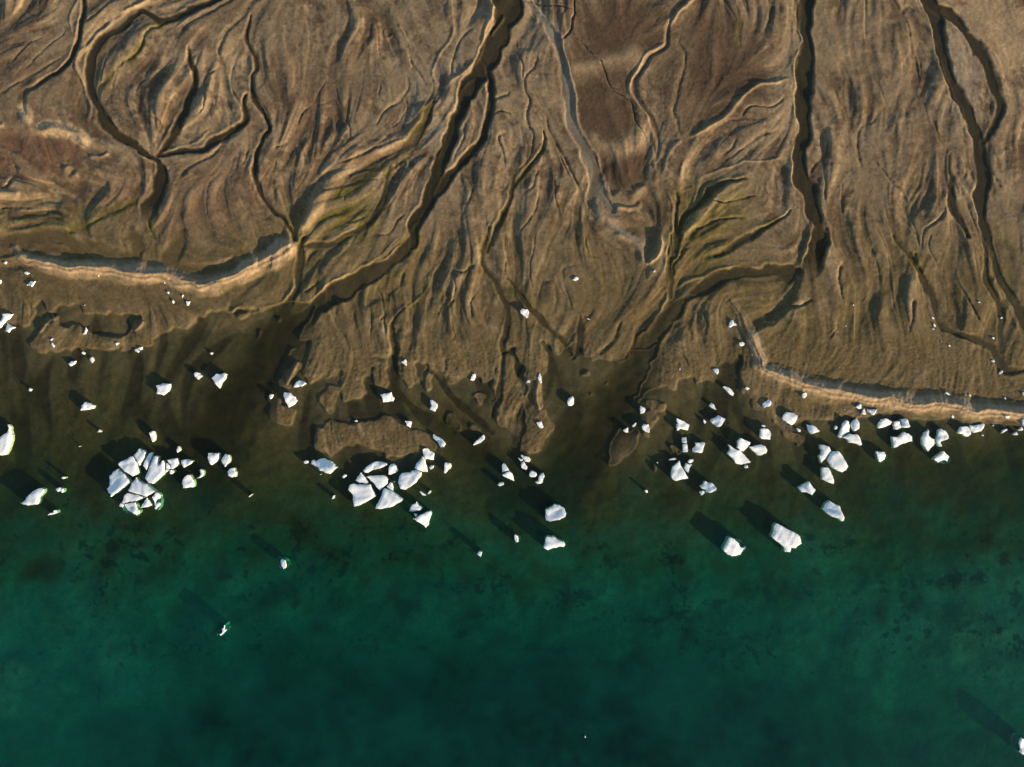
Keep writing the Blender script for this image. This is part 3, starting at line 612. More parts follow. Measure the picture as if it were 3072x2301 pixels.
tint(sea_m*sstep(1450, 1840, Y)*np.clip(.85+.22*slow, 0, 1), [.17, .17, .125], .92)
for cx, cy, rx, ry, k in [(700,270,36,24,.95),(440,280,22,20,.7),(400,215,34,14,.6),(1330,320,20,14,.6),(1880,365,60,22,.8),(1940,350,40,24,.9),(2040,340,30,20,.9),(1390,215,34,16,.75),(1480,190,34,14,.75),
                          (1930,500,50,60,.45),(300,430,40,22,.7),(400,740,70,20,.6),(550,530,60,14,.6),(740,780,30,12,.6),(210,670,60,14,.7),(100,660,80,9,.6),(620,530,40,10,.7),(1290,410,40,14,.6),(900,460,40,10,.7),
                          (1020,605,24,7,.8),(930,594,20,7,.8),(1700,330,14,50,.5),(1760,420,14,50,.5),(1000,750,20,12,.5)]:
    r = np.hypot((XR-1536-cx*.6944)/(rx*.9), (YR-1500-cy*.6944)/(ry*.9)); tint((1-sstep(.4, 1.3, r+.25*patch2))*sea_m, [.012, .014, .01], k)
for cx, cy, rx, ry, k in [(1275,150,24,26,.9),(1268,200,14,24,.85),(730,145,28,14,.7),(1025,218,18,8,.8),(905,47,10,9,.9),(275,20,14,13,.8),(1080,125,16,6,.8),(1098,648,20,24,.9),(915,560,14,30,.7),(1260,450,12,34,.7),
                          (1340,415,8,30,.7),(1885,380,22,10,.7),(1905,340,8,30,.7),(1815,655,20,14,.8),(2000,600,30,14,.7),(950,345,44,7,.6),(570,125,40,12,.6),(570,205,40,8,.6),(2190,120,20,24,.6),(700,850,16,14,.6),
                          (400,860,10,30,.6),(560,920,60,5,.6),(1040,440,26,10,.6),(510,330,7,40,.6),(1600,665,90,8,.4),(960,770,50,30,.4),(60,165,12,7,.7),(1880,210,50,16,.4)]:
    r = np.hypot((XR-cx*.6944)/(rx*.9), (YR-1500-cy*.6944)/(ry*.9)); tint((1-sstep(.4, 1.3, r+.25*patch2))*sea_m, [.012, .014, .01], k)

dk = np.maximum(0, fnoise(420, 60, 1.2)+.1)
ws_ = np.exp(-(fnoise(170, 12, 1.1)/.075)**2)*sstep(.1, 1.2, fnoise(160, 30))*sstep(1640, 1780, Y)*sstep(2060, 1960, Y + 60*slow)
tint(ws_*sea_m, [.015, .016, .012], .85)
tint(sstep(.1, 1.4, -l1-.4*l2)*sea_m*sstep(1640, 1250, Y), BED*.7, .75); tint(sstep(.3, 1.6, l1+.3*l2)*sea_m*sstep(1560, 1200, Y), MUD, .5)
weed = sstep(.9, 2.0, fnoise(110, 13, 1.0) + .6*dk)*sstep(1480, 1640, Y)*sstep(2140, 1960, Y)*np.clip(.25+.9*fnoise(700, 160), 0, 1)
tint(weed*sea_m, [.015, .016, .012], .8)
tint(BEDM, BED, .93)
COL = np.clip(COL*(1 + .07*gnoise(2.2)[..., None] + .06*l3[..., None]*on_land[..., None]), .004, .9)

WETZONE = (CH > .5) | (Y > 1000)
def sample(A, x, y):
    i = int(np.clip(round((x-gx[0])/STEP), 0, NX-1)); j = int(np.clip(round((y-gy[0])/STEP), 0, NY-1))
    return float(A[j, i])

# ------------------------------------------------------------------ meshes
def place(px, py, z=0.0):
    """survey point -> metres, allowing for the height of the ground there"""
    k = (CAM_H - z)/CAM_H*M_PER_PX
    return (px - PXW/2)*k, (PXH/2 - py)*k
def pad(A, n):
    return np.pad(A, ((n, n), (n, n)) + ((0, 0),)*(A.ndim-2), mode='edge')
EXT = np.array([60, 160, 400, 1000, 2500, 6000, 14000.])
NP = len(EXT)
exx = np.concatenate([gx[0]-EXT[::-1], gx, gx[-1]+EXT]); eyy = np.concatenate([gy[0]-EXT[::-1], gy, gy[-1]+EXT])
def grid_object(name, Z, zref, keep=None, cols=None, attrs=None):
    EX, EY = np.meshgrid(exx, eyy)
    k = (CAM_H - zref)/CAM_H*M_PER_PX
    co = np.stack([(EX-PXW/2)*k, (PXH/2-EY)*k, Z], -1).astype(np.float32)
    ny, nx = Z.shape
    idx = np.arange(ny*nx).reshape(ny, nx)
    q = np.stack([idx[:-1, :-1], idx[1:, :-1], idx[1:, 1:], idx[:-1, 1:]], -1)
    if keep is not None:
        kf = keep[:-1, :-1] | keep[1:, :-1] | keep[1:, 1:] | keep[:-1, 1:]
        q = q[kf]
    q = q.reshape(-1, 4)
    used = np.unique(q); remap = np.full(ny*nx, -1, np.int64); remap[used] = np.arange(len(used))
    q = remap[q]; co = co.reshape(-1, 3)[used]
    me = bpy.data.meshes.new(name)
    me.vertices.add(len(co)); me.vertices.foreach_set('co', co.ravel())
    me.loops.add(q.size); me.loops.foreach_set('vertex_index', q.ravel().astype(np.int32))
    me.polygons.add(len(q)); me.polygons.foreach_set('loop_start', np.arange(0, q.size, 4, dtype=np.int32))
    me.polygons.foreach_set('loop_total', np.full(len(q), 4, np.int32))
    me.polygons.foreach_set('use_smooth', np.ones(len(q), bool))
    me.update(calc_edges=True)
    if cols is not None:
        a = me.attributes.new('sediment', 'FLOAT_COLOR', 'POINT')
        c = np.ones((len(co), 4), np.float32); c[:, :3] = cols.reshape(-1, 3)[used]
        a.data.foreach_set('color', c.ravel())
    for nm, A in (attrs or {}).items():
        a = me.attributes.new(nm, 'FLOAT', 'POINT'); a.data.foreach_set('value', A.reshape(-1)[used].astype(np.float32))
    o = bpy.data.objects.new(name, me); bpy.context.scene.collection.objects.link(o)
    return o
def tagit(o, label=None, cat=None, group=None, kind=None):
    if label: o['label'] = label
    if cat: o['category'] = cat
    if group: o['group'] = group
    if kind: o['kind'] = kind
    return o

# ------------------------------------------------------------------ materials
def newmat(name):
    m = bpy.data.materials.new(name); m.use_nodes = True
    nt = m.node_tree; nt.nodes.clear()
    return m, nt, nt.nodes, nt.links
def ground_mat():
    m, nt, N, L = newmat('delta_sediment')
    out = N.new('ShaderNodeOutputMaterial'); b = N.new('ShaderNodeBsdfPrincipled')
    at = N.new('ShaderNodeAttribute'); at.attribute_name = 'sediment'
    tc = N.new('ShaderNodeTexCoord')
    n1 = N.new('ShaderNodeTexNoise'); n1.inputs['Scale'].default_value = 1.6; n1.inputs['Detail'].default_value = 8; n1.inputs['Roughness'].default_value = .7
    n2 = N.new('ShaderNodeTexNoise'); n2.inputs['Scale'].default_value = .35; n2.inputs['Detail'].default_value = 6; n2.inputs['Roughness'].default_value = .65
    mr = N.new('ShaderNodeMapRange'); mr.inputs['From Min'].default_value = .25; mr.inputs['From Max'].default_value = .75
    mr.inputs['To Min'].default_value = .84; mr.inputs['To Max'].default_value = 1.16
    mx = N.new('ShaderNodeVectorMath'); mx.operation = 'SCALE'
    mr2 = N.new('ShaderNodeMapRange'); mr2.inputs['From Min'].default_value = .3; mr2.inputs['From Max'].default_value = .7
    mr2.inputs['To Min'].default_value = .84; mr2.inputs['To Max'].default_value = 1.16
    mx2 = N.new('ShaderNodeVectorMath'); mx2.operation = 'SCALE'
    bp = N.new('ShaderNodeBump'); bp.inputs['Strength'].default_value = .5; bp.inputs['Distance'].default_value = .07
    for n in (n1, n2): L.new(tc.outputs['Object'], n.inputs['Vector'])
    L.new(n1.outputs['Fac'], mr.inputs['Value']); L.new(n2.outputs['Fac'], mr2.inputs['Value'])
    L.new(at.outputs['Color'], mx.inputs[0]); L.new(mr.outputs['Result'], mx.inputs['Scale'])
    L.new(mx.outputs[0], mx2.inputs[0]); L.new(mr2.outputs['Result'], mx2.inputs['Scale'])
    L.new(mx2.outputs[0], b.inputs['Base Color'])
    L.new(n1.outputs['Fac'], bp.inputs['Height']); L.new(bp.outputs['Normal'], b.inputs['Normal'])
    b.inputs['Roughness'].default_value = .9; b.inputs['Specular IOR Level'].default_value = .15
    L.new(b.outputs[0], out.inputs['Surface'])
    return m
def water_mat(name, ABS, SK, SCOL):
    """clear water that dims with depth (attribute 'depth'), plus light returned by suspended glacial silt"""
    m, nt, N, L = newmat(name)
    out = N.new('ShaderNodeOutputMaterial')
    at = N.new('ShaderNodeAttribute'); at.attribute_name = 'depth'
    fa = N.new('ShaderNodeAttribute'); fa.attribute_name = 'fresh'; sa = N.new('ShaderNodeAttribute'); sa.attribute_name = 'silt'
    def absorb(k, k2=None):
        mx_ = N.new('ShaderNodeMapRange'); L.new(fa.outputs['Fac'], mx_.inputs['Value']); mx_.inputs['To Min'].default_value = -k; mx_.inputs['To Max'].default_value = -(k if k2 is None else k2)
        a = N.new('ShaderNodeMath'); a.operation = 'MULTIPLY'; L.new(mx_.outputs[0], a.inputs[1]); L.new(at.outputs['Fac'], a.inputs[0])
        e = N.new('ShaderNodeMath'); e.operation = 'EXPONENT'; L.new(a.outputs[0], e.inputs[0]); return e
    cc = N.new('ShaderNodeCombineColor')
    for i, k in enumerate(ABS): L.new(absorb(k, (.62, .50, .85)[i]).outputs[0], cc.inputs[i])
    tr = N.new('ShaderNodeBsdfTransparent'); L.new(cc.outputs[0], tr.inputs['Color'])
    df = N.new('ShaderNodeBsdfDiffuse')
    e = absorb(SK); inv = N.new('ShaderNodeMath'); inv.operation = 'SUBTRACT'; inv.inputs[0].default_value = 1; L.new(e.outputs[0], inv.inputs[1])
    mc = N.new('ShaderNodeMix'); mc.data_type = 'RGBA'; L.new(fa.outputs['Fac'], mc.inputs[0]); mc.inputs[6].default_value = (*SCOL, 1); mc.inputs[7].default_value = (.011, .010, .005, 1)
    ml = N.new('ShaderNodeMath'); ml.operation = 'MULTIPLY'; L.new(inv.outputs[0], ml.inputs[0]); L.new(sa.outputs['Fac'], ml.inputs[1])
    sc = N.new('ShaderNodeVectorMath'); sc.operation = 'SCALE'; L.new(mc.outputs[2], sc.inputs[0]); L.new(ml.outputs[0], sc.inputs['Scale'])
    L.new(sc.outputs[0], df.inputs['Color'])
    add = N.new('ShaderNodeAddShader'); L.new(tr.outputs[0], add.inputs[0]); L.new(df.outputs[0], add.inputs[1])
    gl = N.new('ShaderNodeBsdfGlossy'); gl.inputs['Roughness'].default_value = .12
    tc = N.new('ShaderNodeTexCoord'); mp = N.new('ShaderNodeMapping'); mp.inputs['Rotation'].default_value = (0, 0, R_(32)); mp.inputs['Scale'].default_value = (1.0, .28, 1)
    mp.inputs['Rotation'].default_value = (0, 0, R_(-52))
    L.new(tc.outputs['Object'], mp.inputs['Vector'])
    nz = N.new('ShaderNodeTexNoise'); nz.inputs['Scale'].default_value = 1.15; nz.inputs['Detail'].default_value = 3; nz.inputs['Distortion'].default_value = .5
    L.new(mp.outputs[0], nz.inputs['Vector'])
    bp = N.new('ShaderNodeBump'); bp.inputs['Strength'].default_value = .6; bp.inputs['Distance'].default_value = .12; L.new(nz.outputs['Fac'], bp.inputs['Height'])
    L.new(bp.outputs[0], gl.inputs['Normal'])
    fr = N.new('ShaderNodeFresnel'); fr.inputs['IOR'].default_value = 1.33; L.new(bp.outputs[0], fr.inputs['Normal'])
    mn = N.new('ShaderNodeMath'); mn.operation = 'MINIMUM'; mn.inputs[1].default_value = .12; L.new(fr.outputs[0], mn.inputs[0])
    mix = N.new('ShaderNodeMixShader'); L.new(mn.outputs[0], mix.inputs[0]); L.new(add.outputs[0], mix.inputs[1]); L.new(gl.outputs[0], mix.inputs[2])
    L.new(mix.outputs[0], out.inputs['Surface'])
    return m
def ice_mat(name='glacier_ice', base=(.74, .765, .79), under=False):
    m, nt, N, L = newmat(name)
    out = N.new('ShaderNodeOutputMaterial'); b = N.new('ShaderNodeBsdfPrincipled')
    tc = N.new('ShaderNodeTexCoord'); nz = N.new('ShaderNodeTexNoise'); nz.inputs['Scale'].default_value = 2.4; nz.inputs['Detail'].default_value = 9; nz.inputs['Roughness'].default_value = .66
    L.new(tc.outputs['Object'], nz.inputs['Vector'])
    rp = N.new('ShaderNodeValToRGB'); rp.color_ramp.elements[0].position = .38; rp.color_ramp.elements[1].position = .62
    rp.color_ramp.elements[0].color = (*[c*f for c, f in zip(base, (.76, .87, .97))], 1); rp.color_ramp.elements[1].color = (*base, 1)  # bluish shade mixed into the ice colour where the bump noise is low
    L.new(nz.outputs['Fac'], rp.inputs[0]); L.new(rp.outputs[0], b.inputs['Base Color'])
    bp = N.new('ShaderNodeBump'); bp.inputs['Strength'].default_value = .6; bp.inputs['Distance'].default_value = .16; L.new(nz.outputs['Fac'], bp.inputs['Height']); L.new(bp.outputs[0], b.inputs['Normal'])
    b.inputs['Roughness'].default_value = .6; b.inputs['Specular IOR Level'].default_value = .3
    L.new(b.outputs[0], out.inputs['Surface'])
    return m

Z = pad(H, NP); ZR = pad(np.where(on_land > .5, rise+.1, 0).astype(np.float32)*0 + (rise*sstep(900, 700, Y)).astype(np.float32), NP)
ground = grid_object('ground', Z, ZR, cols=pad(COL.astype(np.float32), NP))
ground.data.materials.append(ground_mat())
tagit(ground, 'brown braided delta of sand and mud running down under the green sea', 'delta ground', kind='structure')
swell = pad((.0006*fnoise(60, 8, .8)).astype(np.float32), NP)
WP = pad(WATER, NP)
dep = np.clip(WP - Z, 0, 12)
cover = (WP > Z - .10) & pad(WETZONE, NP)
wm = water_mat('silty_water', (.85, .30, .37), .14, (.001, .039, .0325)); rm = wm
FRESH = pad((sstep(1860, 1230, Y + 60*slow)).astype(np.float32), NP)
s_ = 1 + .16*fnoise(500, 120) + .08*fnoise(120, 30)
for (cx, cy, rx, ry, k) in [(60, 2080, 360, 280, 1.2), (390, 2040, 160, 120, .7), (2800, 2050, 420, 260, .45), (1300, 1950, 200, 90, .25), (1500, 2200, 900, 160, -.12), (2300, 1900, 500, 200, .25), (640, 1850, 500, 200, .2), (1800, 1750, 500, 120, .12)]:
    s_ += k*np.exp(-((X-cx)/rx)**2-((Y-cy)/ry)**2)
SILTY = pad(np.clip(s_, .4, 3).astype(np.float32), NP)
EXg, EYg = np.meshgrid(exx, eyy)
sea_mask = cover & (WP <= 0.0)
riv_mask = cover & (WP > 0.0)
# shared rim vertices keep both sheets edge to edge
sea_keep = sea_mask
sea = grid_object('sea', WP + swell, ZR, keep=sea_keep, attrs={'depth': dep, 'fresh': FRESH, 'silt': SILTY})
sea.data.materials.append(wm); tagit(sea, 'calm sea water, clear brown by the shore and deep teal farther out', 'sea', kind='structure')

river = grid_object('river', WP + swell, ZR, keep=riv_mask, attrs={'depth': dep, 'fresh': FRESH, 'silt': SILTY})
river.data.materials.append(rm); tagit(river, 'shallow brown and olive river water braiding through the delta', 'river', kind='structure')

